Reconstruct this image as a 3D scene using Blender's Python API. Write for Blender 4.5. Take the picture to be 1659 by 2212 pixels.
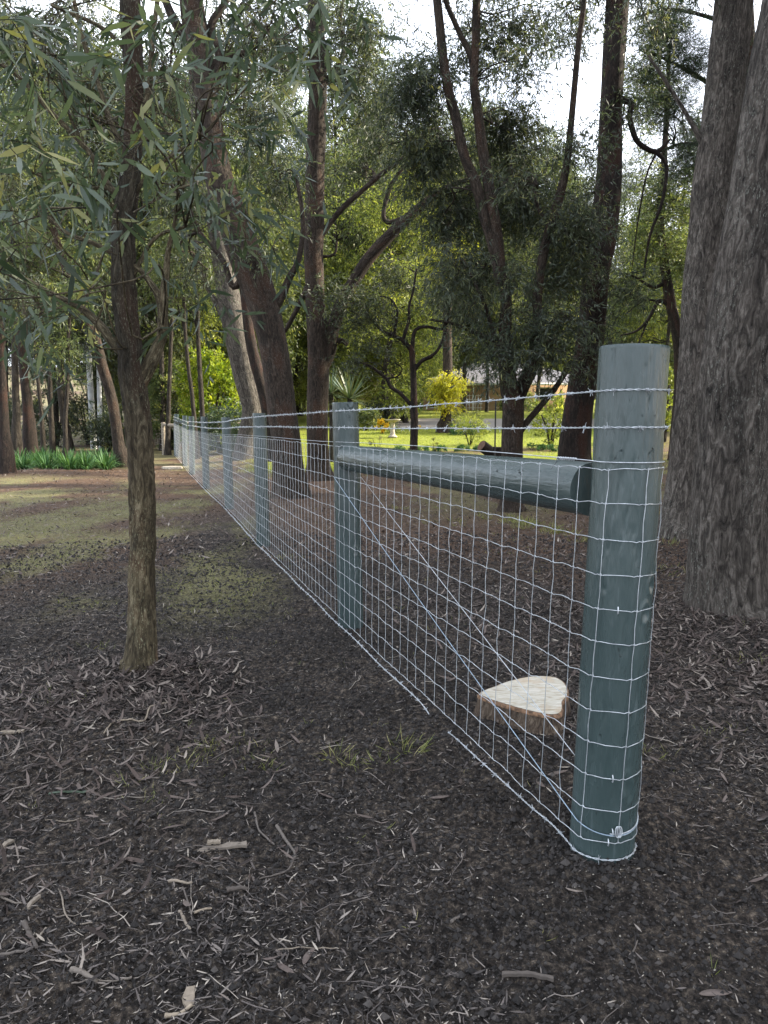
import bpy, math, random
import numpy as np
for o in list(bpy.data.objects): bpy.data.objects.remove(o, do_unlink=True)
sc = bpy.context.scene
R = math.radians
# ------------------------------------------------------------------ camera
F = 1580.0; CX, CY = 829.5, 1106.0; PITCH = math.atan(181/1580); CAMZ = 1.30
cam = bpy.data.objects.new('camera', bpy.data.cameras.new('camera'))
sc.collection.objects.link(cam); sc.camera = cam
cam.location = (0, 0, CAMZ); cam.rotation_euler = (math.pi/2-PITCH, 0, 0)
cam.data.sensor_fit = 'HORIZONTAL'; cam.data.sensor_width = 36; cam.data.lens = 36*F/1659
cam.data.clip_start = 0.05; cam.data.clip_end = 2000
sc.render.resolution_x = 768; sc.render.resolution_y = 1024
# ------------------------------------------------------------------ light
SUN_AZ, SUN_EL = R(74), R(33)          # azimuth clockwise from +Y
w = bpy.data.worlds.new('World'); sc.world = w; w.use_nodes = True
nt = w.node_tree; bg = nt.nodes['Background']
sky = nt.nodes.new('ShaderNodeTexSky'); sky.sky_type = 'NISHITA'; sky.sun_disc = False
sky.sun_elevation = SUN_EL; sky.sun_rotation = SUN_AZ
sky.air_density = 1.0; sky.dust_density = 3.0; sky.ozone_density = 1.0
# thin bright cloud veil over the sky
tc = nt.nodes.new('ShaderNodeTexCoord'); ns = nt.nodes.new('ShaderNodeTexNoise')
ns.inputs['Scale'].default_value = 2.2; ns.inputs['Detail'].default_value = 6
cr = nt.nodes.new('ShaderNodeValToRGB'); cr.color_ramp.elements[0].position = .38; cr.color_ramp.elements[1].position = .62
mx = nt.nodes.new('ShaderNodeMix'); mx.data_type = 'RGBA'
mx.inputs[7].default_value = (7.6, 8.0, 8.8, 1)
nt.links.new(tc.outputs['Generated'], ns.inputs['Vector']); nt.links.new(ns.outputs['Fac'], cr.inputs['Fac'])
mm = nt.nodes.new('ShaderNodeMath'); mm.operation = 'MULTIPLY_ADD'; mm.inputs[1].default_value = .5; mm.inputs[2].default_value = .42
nt.links.new(cr.outputs['Color'], mm.inputs[0]); nt.links.new(mm.outputs[0], mx.inputs[0])
nt.links.new(sky.outputs[0], mx.inputs[6]); nt.links.new(mx.outputs[2], bg.inputs['Color'])
bg.inputs['Strength'].default_value = 0.15
sl = bpy.data.lights.new('sun', 'SUN'); sl.energy = 5.0; sl.angle = R(0.6); sl.color = (1, .90, .72)
sun = bpy.data.objects.new('sun', sl); sc.collection.objects.link(sun)
sun.rotation_euler = (math.pi/2-SUN_EL, 0, math.pi-SUN_AZ)
sc.view_settings.view_transform = 'Standard'; sc.view_settings.look = 'None'
sc.view_settings.exposure = 1.7; sc.view_settings.gamma = 1
# ------------------------------------------------------------------ maths helpers
rng = np.random.default_rng(7)
def hsh(ix, iy, iz, seed=0):
    n = (ix.astype(np.int64)*73856093) ^ (iy.astype(np.int64)*19349663) ^ (iz.astype(np.int64)*83492791) ^ (seed*2654435761 % 4294967296)
    n = (n ^ (n >> 13)) * 1274126177 & 0x7fffffff
    n = (n ^ (n >> 16)) * 2246822519 & 0x7fffffff
    return (n & 0xffff)/65535.0
def vn(x, y, z=None, seed=0):
    x = np.asarray(x, float); y = np.asarray(y, float); z = np.zeros_like(x) if z is None else np.asarray(z, float)+0*x
    ix, iy, iz = np.floor(x), np.floor(y), np.floor(z); fx, fy, fz = x-ix, y-iy, z-iz
    fx, fy, fz = [f*f*(3-2*f) for f in (fx, fy, fz)]
    r = 0
    for a in (0, 1):
        for b in (0, 1):
            for c in (0, 1):
                r = r + hsh(ix+a, iy+b, iz+c, seed)*(fx if a else 1-fx)*(fy if b else 1-fy)*(fz if c else 1-fz)
    return r
def fbm(x, y, z=None, o=4, seed=0):
    s = 0; a = 1; t = 0
    for k in range(o):
        q = 2.03**k
        s = s + a*vn(np.asarray(x)*q, np.asarray(y)*q, None if z is None else np.asarray(z)*q, seed+k*17); t += a; a *= .5
    return s/t
def nrm(a): return a/np.maximum(np.linalg.norm(a, axis=-1, keepdims=True), 1e-9)
def PX(u, v, Y):
    cx = (u-CX)/F; cy = (CY-v)/F; cp, sp = math.cos(PITCH), math.sin(PITCH)
    d = np.array([cx, cp+cy*sp, -sp+cy*cp]); t = Y/d[1]
    return np.array([0, 0, CAMZ])+t*d, t/F       # point, metres per pixel
def smooth(a, b, x): t = np.clip((x-a)/(b-a), 0, 1); return t*t*(3-2*t)
RK = np.array([(-60, 0), (10, 0), (15, .04), (20, .22), (25, .52), (30, .92), (45, 1.6), (65, 2.85), (90, 5.5), (150, 14), (300, 36), (700, 40)], float)
LK = np.array([(-60, 0), (14, 0), (20, .07), (26, .3), (40, .6), (65, 1.3), (90, 2.4), (150, 8), (300, 26), (700, 40)], float)
def ground(x, y):
    x = np.asarray(x, float); y = np.asarray(y, float)
    w = smooth(-.27, -.12, x/np.maximum(y, 1))
    z = w*np.interp(y, RK[:, 0], RK[:, 1])+(1-w)*np.interp(y, LK[:, 0], LK[:, 1])
    z = z + .05*(fbm(x*.35+9, y*.35, o=2, seed=3)-.5)*smooth(3, 9, np.hypot(x, y))
    z = z + .22*np.exp(-(((x+8.5)/2.2)**2+((y-17.5)/3)**2))       # bank at the left edge
    d = np.hypot(x-.67, y-2.13); z = z+.022*np.exp(-((d-.14)/.06)**2)
    for tx, ty, th_, tr_ in ((-1.25, 3.78, .045, .28), (2.35, 5.0, .06, .6), (3.5, 8.6, .06, .7), (.9, 3.15, .03, .4)): z = z+th_*np.exp(-((x-tx)**2+(y-ty)**2)/tr_**2)
    return z
# ------------------------------------------------------------------ mesh helpers
class MB:
    def __init__(s): s.v = []; s.f = []; s.n = 0; s.at = []; s.rn = []; s.m = []; s.sm = []
    def add(s, v, faces, at=None, rn=None, mat=0):
        v = np.asarray(v, float).reshape(-1, 3); faces = [np.asarray(f, int) for f in (faces if isinstance(faces, list) else [faces])]
        s.v.append(v)
        for f in faces:
            if len(f): s.f.append(f+s.n); s.m.append(np.full(len(f), mat))
        s.at.append(v.copy() if at is None else at); s.rn.append(np.full(len(v), rng.random()) if rn is None else np.broadcast_to(rn, (len(v),)))
        s.n += len(v)
    def build(s, name, mats, parent=None, flat=False):
        me = bpy.data.meshes.new(name); V = np.concatenate(s.v); me.vertices.add(len(V)); me.vertices.foreach_set('co', V.ravel())
        lt = np.concatenate([np.full(len(f), f.shape[1]) for f in s.f]); li = np.concatenate([f.ravel() for f in s.f])
        ls = np.concatenate([[0], np.cumsum(lt)[:-1]])
        me.loops.add(len(li)); me.loops.foreach_set('vertex_index', li.astype(np.int32))
        me.polygons.add(len(lt)); me.polygons.foreach_set('loop_start', ls.astype(np.int32)); me.polygons.foreach_set('loop_total', lt.astype(np.int32))
        me.polygons.foreach_set('material_index', np.concatenate(s.m).astype(np.int32))
        me.polygons.foreach_set('use_smooth', np.full(len(lt), not flat))
        a = me.attributes.new('mc', 'FLOAT_VECTOR', 'POINT'); a.data.foreach_set('vector', np.concatenate(s.at).ravel())
        a = me.attributes.new('rnd', 'FLOAT', 'POINT'); a.data.foreach_set('value', np.concatenate(s.rn).astype(float))
        me.update(calc_edges=True)
        for m in (mats if isinstance(mats, list) else [mats]): me.materials.append(m)
        o = bpy.data.objects.new(name, me); sc.collection.objects.link(o)
        if parent is not None:
            o.parent = parent; o.matrix_parent_inverse = parent.matrix_basis.inverted() if False else o.matrix_parent_inverse
            me.transform(parent.matrix_basis.inverted())
        return o
def tag(o, label=None, cat=None, group=None, kind=None):
    if label: o['label'] = label
    if cat: o['category'] = cat
    if group: o['group'] = group
    if kind: o['kind'] = kind
    return o
def empty(name, loc, label, cat, group=None):
    o = bpy.data.objects.new(name, None); sc.collection.objects.link(o)
    o.location = [float(c) for c in loc]; o.empty_display_size = .2
    from mathutils import Matrix, Vector
    o.matrix_basis = Matrix.Translation(Vector(o.location))
    return tag(o, label, cat, group)
def catmull(P, n=6):
    P = np.asarray(P, float); Q = np.vstack([2*P[0]-P[1], P, 2*P[-1]-P[-2]]); out = []
    for i in range(1, len(Q)-2):
        for k in range(n):
            t = k/n; a, b, c, d = Q[i-1], Q[i], Q[i+1], Q[i+2]
            out.append(.5*((2*b)+(c-a)*t+(2*a-5*b+4*c-d)*t*t+(3*b-a-3*c+d)*t**3))
    out.append(P[-1]); return np.array(out)
def frames(P):
    T = nrm(np.gradient(P, axis=0)); ref = np.array([0., 1., 0]) if abs(T[0][1]) < .9 else np.array([1., 0, 0])
    U = []; u = nrm(ref-T[0]*ref.dot(T[0]))
    for t in T: u = nrm(u-t*u.dot(t)); U.append(u)
    U = np.array(U); return T, U, np.cross(T, U)
def tube(mb, P, rad, sides=8, caps=True, rn=None, disp=None, mat=0, shape=None):
    P = np.asarray(P, float); rad = np.broadcast_to(np.asarray(rad, float), (len(P),)); T, U, W = frames(P)
    a = np.arange(sides)*2*math.pi/sides; L = np.concatenate([[0], np.cumsum(np.linalg.norm(np.diff(P, axis=0), axis=1))])
    ca, sa = np.cos(a), np.sin(a); rr = rad[:, None]*np.ones(sides)
    if disp is not None: rr = disp(rr, a, L)
    V = P[:, None]+rr[..., None]*(ca[None, :, None]*U[:, None]+sa[None, :, None]*W[:, None])
    at = np.stack([rad[:, None]*ca, rad[:, None]*sa, L[:, None]+0*ca], -1)
    n = len(P); i = np.arange(n-1)[:, None]*sides; j = np.arange(sides); k = (j+1) % sides
    q = np.stack([i+j, i+k, i+sides+k, i+sides+j], -1).reshape(-1, 4)
    fs = [q]
    V = V.reshape(-1, 3); at = at.reshape(-1, 3)
    mb.add(V, fs, at, rn, mat)
    if caps:
        for e, fl in ((0, True), (n-1, False)):
            c = P[e]; ring = V[e*sides:(e+1)*sides]; vv = np.vstack([ring, c[None]])
            f = np.stack([j, k, np.full(sides, sides)], -1)
            if fl: f = f[:, ::-1]
            mb.add(vv, f, vv*1.0, rn if np.isscalar(rn) or rn is None else .5, mat)
def box(mb, x0, x1, y0, y1, z0, z1, rn=None, mat=0):
    v = np.array([(x, y, z) for z in (z0, z1) for y in (y0, y1) for x in (x0, x1)], float)
    mb.add(v, np.array([(0, 2, 3, 1), (4, 5, 7, 6), (0, 1, 5, 4), (2, 6, 7, 3), (0, 4, 6, 2), (1, 3, 7, 5)]), None, rn, mat)
# leaves: base B, dir D, side S (N,3), length L, width Wd ; bent lanceolate blades
def leaves(mb, B, D, L, Wd, rn, hi=False, mat=0, curl=.25, up=None):
    n = len(B); D = nrm(D); rv = rng.normal(size=(n, 3)); S = nrm(np.cross(D, rv) if up is None else np.cross(D, up+rv*.25)); N = np.cross(S, D)
    L = np.broadcast_to(L, (n,))[:, None]; Wd = np.broadcast_to(Wd, (n,))[:, None]; rn = np.broadcast_to(rn, (n,))
    c = (rng.random((n, 1))-.2)*curl*2
    if hi:
        st = [(0, 0), (.28, .85), (.62, .9), (1, 0)]
        off = lambda t: D*L*t+N*L*c*t*t*.6+S*L*c*t*(1-t)*.5
        a = B+off(0); l1 = B+off(.25)-S*Wd*.42; r1 = B+off(.25)+S*Wd*.42
        l2 = B+off(.62)-S*Wd*.4; r2 = B+off(.62)+S*Wd*.4; t = B+off(1)
        V = np.stack([a, l1, r1, l2, r2, t], 1); b = np.arange(n)[:, None]*6
        mb.add(V.reshape(-1, 3), [b+np.array([0, 2, 1]), b+np.array([1, 2, 4, 3]), b+np.array([3, 4, 5])], None, np.repeat(rn, 6), mat)
    else:
        m = B+D*L*.45+N*L*c*.15; t = B+D*L+N*L*c*.5
        V = np.stack([B, m+S*Wd*.5, t, m-S*Wd*.5], 1); b = np.arange(n)[:, None]*4
        mb.add(V.reshape(-1, 3), [b+np.array([0, 1, 2, 3])], None, np.repeat(rn, 4), mat)
def sprays(mb, O, D0, length, K, leafL, leafW, per=2, droop=1.0, hi=False, twig=.0015, tone=.5, spread=.7, ribbons=True, hang=.6):
    n = len(O); D = nrm(D0); P = O.copy(); tn = np.clip(tone+rng.normal(size=n)*.16, 0, 1); Ls = length*rng.uniform(.5, 1.3, n)
    step = Ls/K; prev = P; pts = [P]
    for k in range(K):
        t = (k+1)/K
        D = nrm(D+np.array([0, 0, -1.])*droop*(.9/K)*(.4+1.2*t)+rng.normal(size=(n, 3))*.16)
        P = P+D*step[:, None]; pts.append(P)
        for _ in range(per):
            s = rng.random(n)[:, None]; B = prev*(1-s)+P*s
            dd = nrm(D*.8+rng.normal(size=(n, 3))*spread+np.array([0, 0, -1.])*hang)
            sc_ = rng.uniform(.45, 1.35, n)
            leaves(mb, B, dd, leafL*sc_, leafW*rng.uniform(.7, 1.2, n), np.clip(tn+rng.normal(size=n)*.12, 0, 1), hi)
        prev = P
    if ribbons:
        Q = np.stack(pts, 1); S = nrm(np.cross(Q[:, -1]-Q[:, 0], rng.normal(size=(n, 3))))*twig
        S2 = nrm(np.cross(Q[:, -1]-Q[:, 0], S))*twig
        for A in (S, S2):
            ta = np.linspace(1, .5, K+1)[None, :, None]
            V = np.stack([Q-A[:, None]*ta, Q+A[:, None]*ta], 2).reshape(-1, 3)
            b = np.arange(n)[:, None, None]*(K+1)*2; i = np.arange(K)[None, :, None]*2
            f = (b+i+np.array([0, 1, 3, 2])).reshape(-1, 4)
            mb.add(V, f, None, .5, 1)
def ell(n, c, r, shell=0.0):
    d = nrm(rng.normal(size=(n, 3))); q = (shell+(1-shell)*rng.random((n, 1)))**(1/2.2)
    return np.asarray(c)+d*q*np.asarray(r), d
# ------------------------------------------------------------------ materials
def mat(name): m = bpy.data.materials.new(name); m.use_nodes = True; return m, m.node_tree, m.node_tree.nodes['Principled BSDF']
def ramp(nt, stops, fac):
    r = nt.nodes.new('ShaderNodeValToRGB'); e = r.color_ramp.elements
    while len(e) < len(stops): e.new(.5)
    for i, (p, c) in enumerate(stops): e[i].position = p; e[i].color = (*c, 1)
    nt.links.new(fac, r.inputs['Fac']); return r.outputs['Color']
def noise(nt, vec, scale, detail=5, rough=.6, dist=0):
    n = nt.nodes.new('ShaderNodeTexNoise'); n.inputs['Scale'].default_value = scale; n.inputs['Detail'].default_value = detail
    n.inputs['Roughness'].default_value = rough; n.inputs['Distortion'].default_value = dist
    if vec is not None: nt.links.new(vec, n.inputs['Vector'])
    return n.outputs['Fac']
def attr(nt, name, out='Vector'):
    a = nt.nodes.new('ShaderNodeAttribute'); a.attribute_name = name; return a.outputs[out]
def mapv(nt, vec, s):
    m = nt.nodes.new('ShaderNodeMapping'); m.inputs['Scale'].default_value = s; nt.links.new(vec, m.inputs['Vector']); return m.outputs[0]
def math_(nt, op, a, b=None):
    m = nt.nodes.new('ShaderNodeMath'); m.operation = op
    for i, q in enumerate((a, b)):
        if q is None: continue
        if isinstance(q, (int, float)): m.inputs[i].default_value = q
        else: nt.links.new(q, m.inputs[i])
    return m.outputs[0]
def mixc(nt, fac, a, b, bt='MIX'):
    m = nt.nodes.new('ShaderNodeMix'); m.data_type = 'RGBA'; m.blend_type = bt
    for i, q in ((0, fac), (6, a), (7, b)):
        if isinstance(q, (int, float)): m.inputs[i].default_value = q
        elif isinstance(q, tuple): m.inputs[i].default_value = (*q, 1)
        else: nt.links.new(q, m.inputs[i])
    return m.outputs[2]
def bump(nt, bs, h, strength=.5, dist=.01):
    b = nt.nodes.new('ShaderNodeBump'); b.inputs['Strength'].default_value = strength; b.inputs['Distance'].default_value = dist
    nt.links.new(h, b.inputs['Height']); nt.links.new(b.outputs[0], bs.inputs['Normal'])
def bark_mat(name, c0, c1, c2, lich=(.30, .31, .27), la=.5, sx=1.0, warm=None):
    m, nt, bs = mat(name); v = attr(nt, 'mc')
    f = noise(nt, mapv(nt, v, (26*sx, 26*sx, 6.5*sx)), 1, 9, .7, 1.3)
    g = noise(nt, mapv(nt, v, (3, 3, 1.2)), 1, 3); h = noise(nt, mapv(nt, v, (110*sx, 110*sx, 34*sx)), 1, 4, .75)
    col = ramp(nt, [(.34, c0), (.5, c1), (.68, c2)], f)
    col = mixc(nt, ramp(nt, [(.36, (.5,)*3), (.52, (0,)*3)], noise(nt, mapv(nt, v, (6, 6, 1.6)), 1, 5)), col, c0)
    if warm: col = mixc(nt, ramp(nt, [(.50, (0,)*3), (.62, (1,)*3)], g), col, warm)
    l = math_(nt, 'MULTIPLY', ramp(nt, [(.57, (0,)*3), (.63, (1,)*3)], h), ramp(nt, [(.42, (0,)*3), (.6, (la,)*3)], g))
    col = mixc(nt, l, col, lich)
    if name == 'bark_mossy':                 # lichen-pale foot, plain dark bark higher up
        sp = nt.nodes.new('ShaderNodeSeparateXYZ'); nt.links.new(v, sp.inputs[0]); col = mixc(nt, 1.0, col, ramp(nt, [(.0, (2.1, 2.0, 1.75)), (.25, (1.9, 1.75, 1.5)), (.42, (.75, .72, .7))], math_(nt, 'MULTIPLY', sp.outputs[2], .25)), 'MULTIPLY')
    nt.links.new(col, bs.inputs['Base Color']); bs.inputs['Roughness'].default_value = .92
    bs.inputs['Specular IOR Level'].default_value = .25
    hh = math_(nt, 'ADD', f, math_(nt, 'MULTIPLY', h, .4)); bump(nt, bs, hh, 1.0, .045/sx)
    return m
BARK = bark_mat('bark', (.006, .0045, .0035), (.032, .023, .017), (.09, .07, .053), warm=(.05, .027, .017))
BARKG = bark_mat('bark_grey', (.009, .0075, .0065), (.075, .064, .054), (.22, .195, .17), la=.7)
BARKM = bark_mat('bark_mossy', (.008, .0065, .005), (.05, .042, .028), (.15, .135, .10), lich=(.30, .33, .25), la=.8, sx=1.5, warm=(.07, .042, .028))
BARKD = bark_mat('bark_dark', (.007, .006, .005), (.022, .016, .013), (.06, .043, .034), la=.25, warm=(.04, .018, .012))
BARKF = bark_mat('bark_far', (.010, .008, .006), (.036, .029, .022), (.08, .066, .052), la=.3, sx=.6)
def leaf_mat(name, stops, tr=.35, rough=.5, spec=.35):
    m, nt, bs = mat(name); r = attr(nt, 'rnd', 'Fac'); col = ramp(nt, stops, r)
    nt.links.new(col, bs.inputs['Base Color']); bs.inputs['Roughness'].default_value = rough; bs.inputs['Specular IOR Level'].default_value = spec
    t = nt.nodes.new('ShaderNodeBsdfTranslucent'); tc_ = mixc(nt, .55, col, (1.0, 1.0, .25), 'MULTIPLY')
    sc2 = nt.nodes.new('ShaderNodeMix'); sc2.data_type = 'RGBA'; sc2.blend_type = 'MULTIPLY'; sc2.inputs[0].default_value = 1; sc2.inputs[7].default_value = (1.6, 1.6, 1.5, 1)
    nt.links.new(tc_, sc2.inputs[6]); nt.links.new(sc2.outputs[2], t.inputs['Color'])
    ms = nt.nodes.new('ShaderNodeMixShader'); ms.inputs[0].default_value = tr
    nt.links.new(bs.outputs[0], ms.inputs[1]); nt.links.new(t.outputs[0], ms.inputs[2])
    nt.links.new(ms.outputs[0], nt.nodes['Material Output'].inputs['Surface']); return m
LEAF_GUM = leaf_mat('leaf_gum', [(0, (.022, .034, .024)), (.45, (.052, .075, .052)), (.75, (.10, .13, .082)), (1, (.22, .21, .08))])
LEAF_GREY = leaf_mat('leaf_grey', [(0, (.018, .027, .020)), (.5, (.048, .064, .044)), (.8, (.10, .12, .07)), (1, (.22, .22, .075))])
LEAF_MID = leaf_mat('leaf_mid', [(0, (.035, .055, .024)), (.5, (.085, .112, .045)), (.8, (.15, .175, .065)), (1, (.25, .25, .085))], .42)
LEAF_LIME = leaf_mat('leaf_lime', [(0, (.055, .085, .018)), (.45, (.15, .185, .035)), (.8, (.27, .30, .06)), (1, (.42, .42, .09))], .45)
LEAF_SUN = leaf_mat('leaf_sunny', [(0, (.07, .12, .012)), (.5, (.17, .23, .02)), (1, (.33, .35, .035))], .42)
LEAF_YEL = leaf_mat('leaf_yellow', [(0, (.16, .19, .02)), (.5, (.32, .32, .03)), (1, (.5, .45, .04))], .42)
LEAF_DARK = leaf_mat('leaf_dark', [(0, (.015, .03, .018)), (.5, (.035, .06, .034)), (1, (.07, .10, .05))], .25)
LEAF_AGA = leaf_mat('leaf_strap', [(0, (.02, .055, .02)), (.5, (.04, .10, .035)), (1, (.09, .17, .06))], .25, .6, .2)
LEAF_YUC = leaf_mat('leaf_spiky', [(0, (.03, .055, .035)), (.6, (.07, .11, .065)), (1, (.18, .18, .08))], .15, .4)
GRASS = leaf_mat('grass_blade', [(0, (.09, .13, .012)), (.5, (.18, .23, .02)), (1, (.32, .33, .045))], .4)
GRASSD = leaf_mat('grass_dull', [(0, (.07, .09, .022)), (.5, (.14, .16, .045)), (1, (.32, .28, .14))], .3)
FLOWER = leaf_mat('flower_yellow', [(0, (.55, .33, .01)), (1, (.8, .56, .04))], .2)
BLOSSOM = leaf_mat('blossom_pink', [(0, (.35, .25, .24)), (1, (.6, .5, .48))], .3)
def rnd_mat(name, stops, rough=.85, spec=.3):
    m, nt, bs = mat(name); col = ramp(nt, stops, attr(nt, 'rnd', 'Fac'))
    g = nt.nodes.new('ShaderNodeNewGeometry'); n = noise(nt, g.outputs['Position'], 90, 3)
    col = mixc(nt, .45, col, ramp(nt, [(.3, (.35,)*3), (.7, (1,)*3)], n), 'MULTIPLY')
    nt.links.new(col, bs.inputs['Base Color']); bs.inputs['Roughness'].default_value = rough; bs.inputs['Specular IOR Level'].default_value = spec; return m
LITTER = rnd_mat('leaf_litter', [(0, (.022, .016, .014)), (.5, (.065, .048, .041)), (.8, (.12, .095, .083)), (.95, (.20, .168, .145)), (1, (.30, .26, .215))])
SHRED = rnd_mat('mulch', [(0, (.010, .009, .0085)), (.4, (.036, .031, .029)), (.7, (.115, .098, .09)), (.93, (.23, .20, .175)), (1, (.42, .37, .31))])
CRUMB = rnd_mat('soil_crumb', [(0, (.012, .0105, .010)), (.6, (.034, .030, .028)), (.9, (.11, .098, .09)), (1, (.36, .33, .28))])
STICK = rnd_mat('dead_wood', [(0, (.05, .04, .034)), (.5, (.13, .112, .098)), (1, (.30, .245, .18))])
def paint_mat():
    m, nt, bs = mat('post_paint'); v = attr(nt, 'mc')
    a = noise(nt, mapv(nt, v, (7, 7, 1.6)), 1, 4); b = noise(nt, mapv(nt, v, (60, 60, 7)), 1, 6, .6); c = noise(nt, mapv(nt, v, (34, 34, 15)), 1, 6, .75, .5)
    ck2b = ramp(nt, [(.20, (.6,)*3), (.25, (1,)*3)], c)
    col = ramp(nt, [(.3, (.034, .052, .052)), (.7, (.053, .076, .076))], a)
    col = mixc(nt, ramp(nt, [(.60, (0,)*3), (.75, (.5,)*3)], b), col, (.11, .135, .14))
    col = mixc(nt, 1.0, col, ck2b, 'MULTIPLY'); nt.links.new(col, bs.inputs['Base Color'])
    nt.links.new(ramp(nt, [(.3, (.20,)*3), (.7, (.38,)*3)], a), bs.inputs['Roughness'])
    ck = ramp(nt, [(.24, (0,)*3), (.36, (1,)*3)], c); ck2 = ramp(nt, [(.33, (.45,)*3), (.37, (1,)*3)], c)
    h = math_(nt, 'ADD', math_(nt, 'MULTIPLY', b, .4), math_(nt, 'MULTIPLY', ck, 1.0)); bump(nt, bs, h, 1.0, .012); return m
PAINT = paint_mat()
def simple(name, col, rough=.6, metal=0, ns=None, amt=.35):
    m, nt, bs = mat(name); bs.inputs['Roughness'].default_value = rough; bs.inputs['Metallic'].default_value = metal
    g = nt.nodes.new('ShaderNodeNewGeometry'); n = noise(nt, g.outputs['Position'], ns or 12, 5)
    c = mixc(nt, ramp(nt, [(.35, (0,)*3), (.65, (1,)*3)], n), tuple(x*(1-amt) for x in col), tuple(min(1, x*(1+amt)) for x in col))
    nt.links.new(c, bs.inputs['Base Color']); return m
WIRE = simple('galvanised_wire', (.47, .50, .53), .4, .5, 40, .25)
WIREB = simple('brace_wire_blue', (.26, .34, .42), .4, .5, 40, .2)
POLE = simple('pole_grey', (.34, .35, .35), .8, 0, 3)
WOOD = simple('weathered_rail', (.20, .17, .13), .85, 0, 20)
CONC = simple('concrete', (.36, .31, .24), .85, 0, 18)
WHITE = simple('white_paint', (.72, .72, .68), .5, 0, 4, .08)
SOILP = simple('soil_core', (.02, .017, .015), .95, 0, 30)
def brick_mat():
    m, nt, bs = mat('tan_brick'); g = nt.nodes.new('ShaderNodeNewGeometry'); sp = nt.nodes.new('ShaderNodeSeparateXYZ'); nt.links.new(g.outputs['Position'], sp.inputs[0])
    cb = nt.nodes.new('ShaderNodeCombineXYZ'); nt.links.new(math_(nt, 'ADD', sp.outputs[0], sp.outputs[1]), cb.inputs[0]); nt.links.new(sp.outputs[2], cb.inputs[1])
    b = nt.nodes.new('ShaderNodeTexBrick'); nt.links.new(cb.outputs[0], b.inputs['Vector']); b.inputs['Scale'].default_value = 1
    b.inputs['Brick Width'].default_value = .24; b.inputs['Row Height'].default_value = .086; b.inputs['Mortar Size'].default_value = .008
    b.inputs['Color1'].default_value = (.36, .22, .10, 1); b.inputs['Color2'].default_value = (.30, .18, .085, 1); b.inputs['Mortar'].default_value = (.33, .27, .2, 1)
    nt.links.new(b.outputs[0], bs.inputs['Base Color']); bs.inputs['Roughness'].default_value = .9; return m
BRICK = brick_mat()
def roof_mat():
    m, nt, bs = mat('roof_tile'); g = nt.nodes.new('ShaderNodeNewGeometry')
    wv = nt.nodes.new('ShaderNodeTexWave'); wv.bands_direction = 'Z'; wv.inputs['Scale'].default_value = 2.1; nt.links.new(g.outputs['Position'], wv.inputs['Vector'])
    n = noise(nt, g.outputs['Position'], 3, 4)
    c = ramp(nt, [(.1, (.10, .10, .12)), (.4, (.14, .14, .165)), (1, (.19, .19, .215))], wv.outputs['Fac']); c = mixc(nt, .4, c, ramp(nt, [(.3, (.5,)*3), (.7, (1.2,)*3)], n), 'MULTIPLY')
    nt.links.new(c, bs.inputs['Base Color']); bs.inputs['Roughness'].default_value = .7; bump(nt, bs, wv.outputs['Fac'], .6, .04); return m
ROOF = roof_mat()
mg, ntg, bsg = mat('window_glass'); bsg.inputs['Base Color'].default_value = (.02, .025, .03, 1); bsg.inputs['Roughness'].default_value = .08; GLASS = mg
mc, ntc, bsc = mat('cut_wood'); tcv = ntc.nodes.new('ShaderNodeTexCoord')
cn = noise(ntc, mapv(ntc, tcv.outputs['Object'], (14, 60, 14)), 1, 6, .7, .8); cn2 = noise(ntc, tcv.outputs['Object'], 7, 3)
cc = ramp(ntc, [(.3, (.18, .14, .10)), (.42, (.34, .31, .24)), (.6, (.47, .44, .38))], cn)
cc = mixc(ntc, ramp(ntc, [(.55, (0,)*3), (.68, (.5,)*3)], cn2), cc, (.33, .23, .13)); ntc.links.new(cc, bsc.inputs['Base Color']); bsc.inputs['Roughness'].default_value = .8
bump(ntc, bsc, cn, .5, .004); CUT = mc
def relief(x, y): return .055*(fbm(x*1.7, y*1.7, o=3, seed=5)-.5)+.034*(fbm(x*15, y*15, o=3, seed=8)-.5)+.020*(fbm(x*52, y*52, o=2, seed=9)-.5)
# ------------------------------------------------------------------ ground sheet
def build_ground():
    fa = np.radians(np.arange(-38, 38.01, .11)); ca = np.radians(np.concatenate([np.arange(-180, -38, 3.0)])); cb = np.radians(np.arange(41, 180, 3.0))
    A = np.concatenate([ca, fa, cb]); r = [0.25]
    while r[-1] < 600: r.append(r[-1]*(1.0055 if .9 < r[-1] < 6 else 1.009 if .9 < r[-1] < 12 else 1.012 if r[-1] < 60 else 1.05))
    r = np.array(r); RR, AA = np.meshgrid(r, A, indexing='ij'); X = RR*np.sin(AA); Y = RR*np.cos(AA)
    Z = ground(X, Y)
    near = 1-smooth(7, 16, RR)
    Z += near*(relief(X, Y))
    n, m_ = RR.shape; i = np.arange(n-1)[:, None]*m_; j = np.arange(m_); k = (j+1) % m_
    q = np.stack([i+j, i+k, i+m_+k, i+m_+j], -1).reshape(-1, 4)[:, ::-1]
    mb = MB(); V = np.stack([X, Y, Z], -1).reshape(-1, 3); mb.add(V, q)
    c = np.array([[0, 0, 0.0]]); ring = V[:m_]; vv = np.vstack([ring, c]); mb.add(vv, np.stack([j, k, np.full(m_, m_)], -1)[:, ::-1])
    return mb
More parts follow.
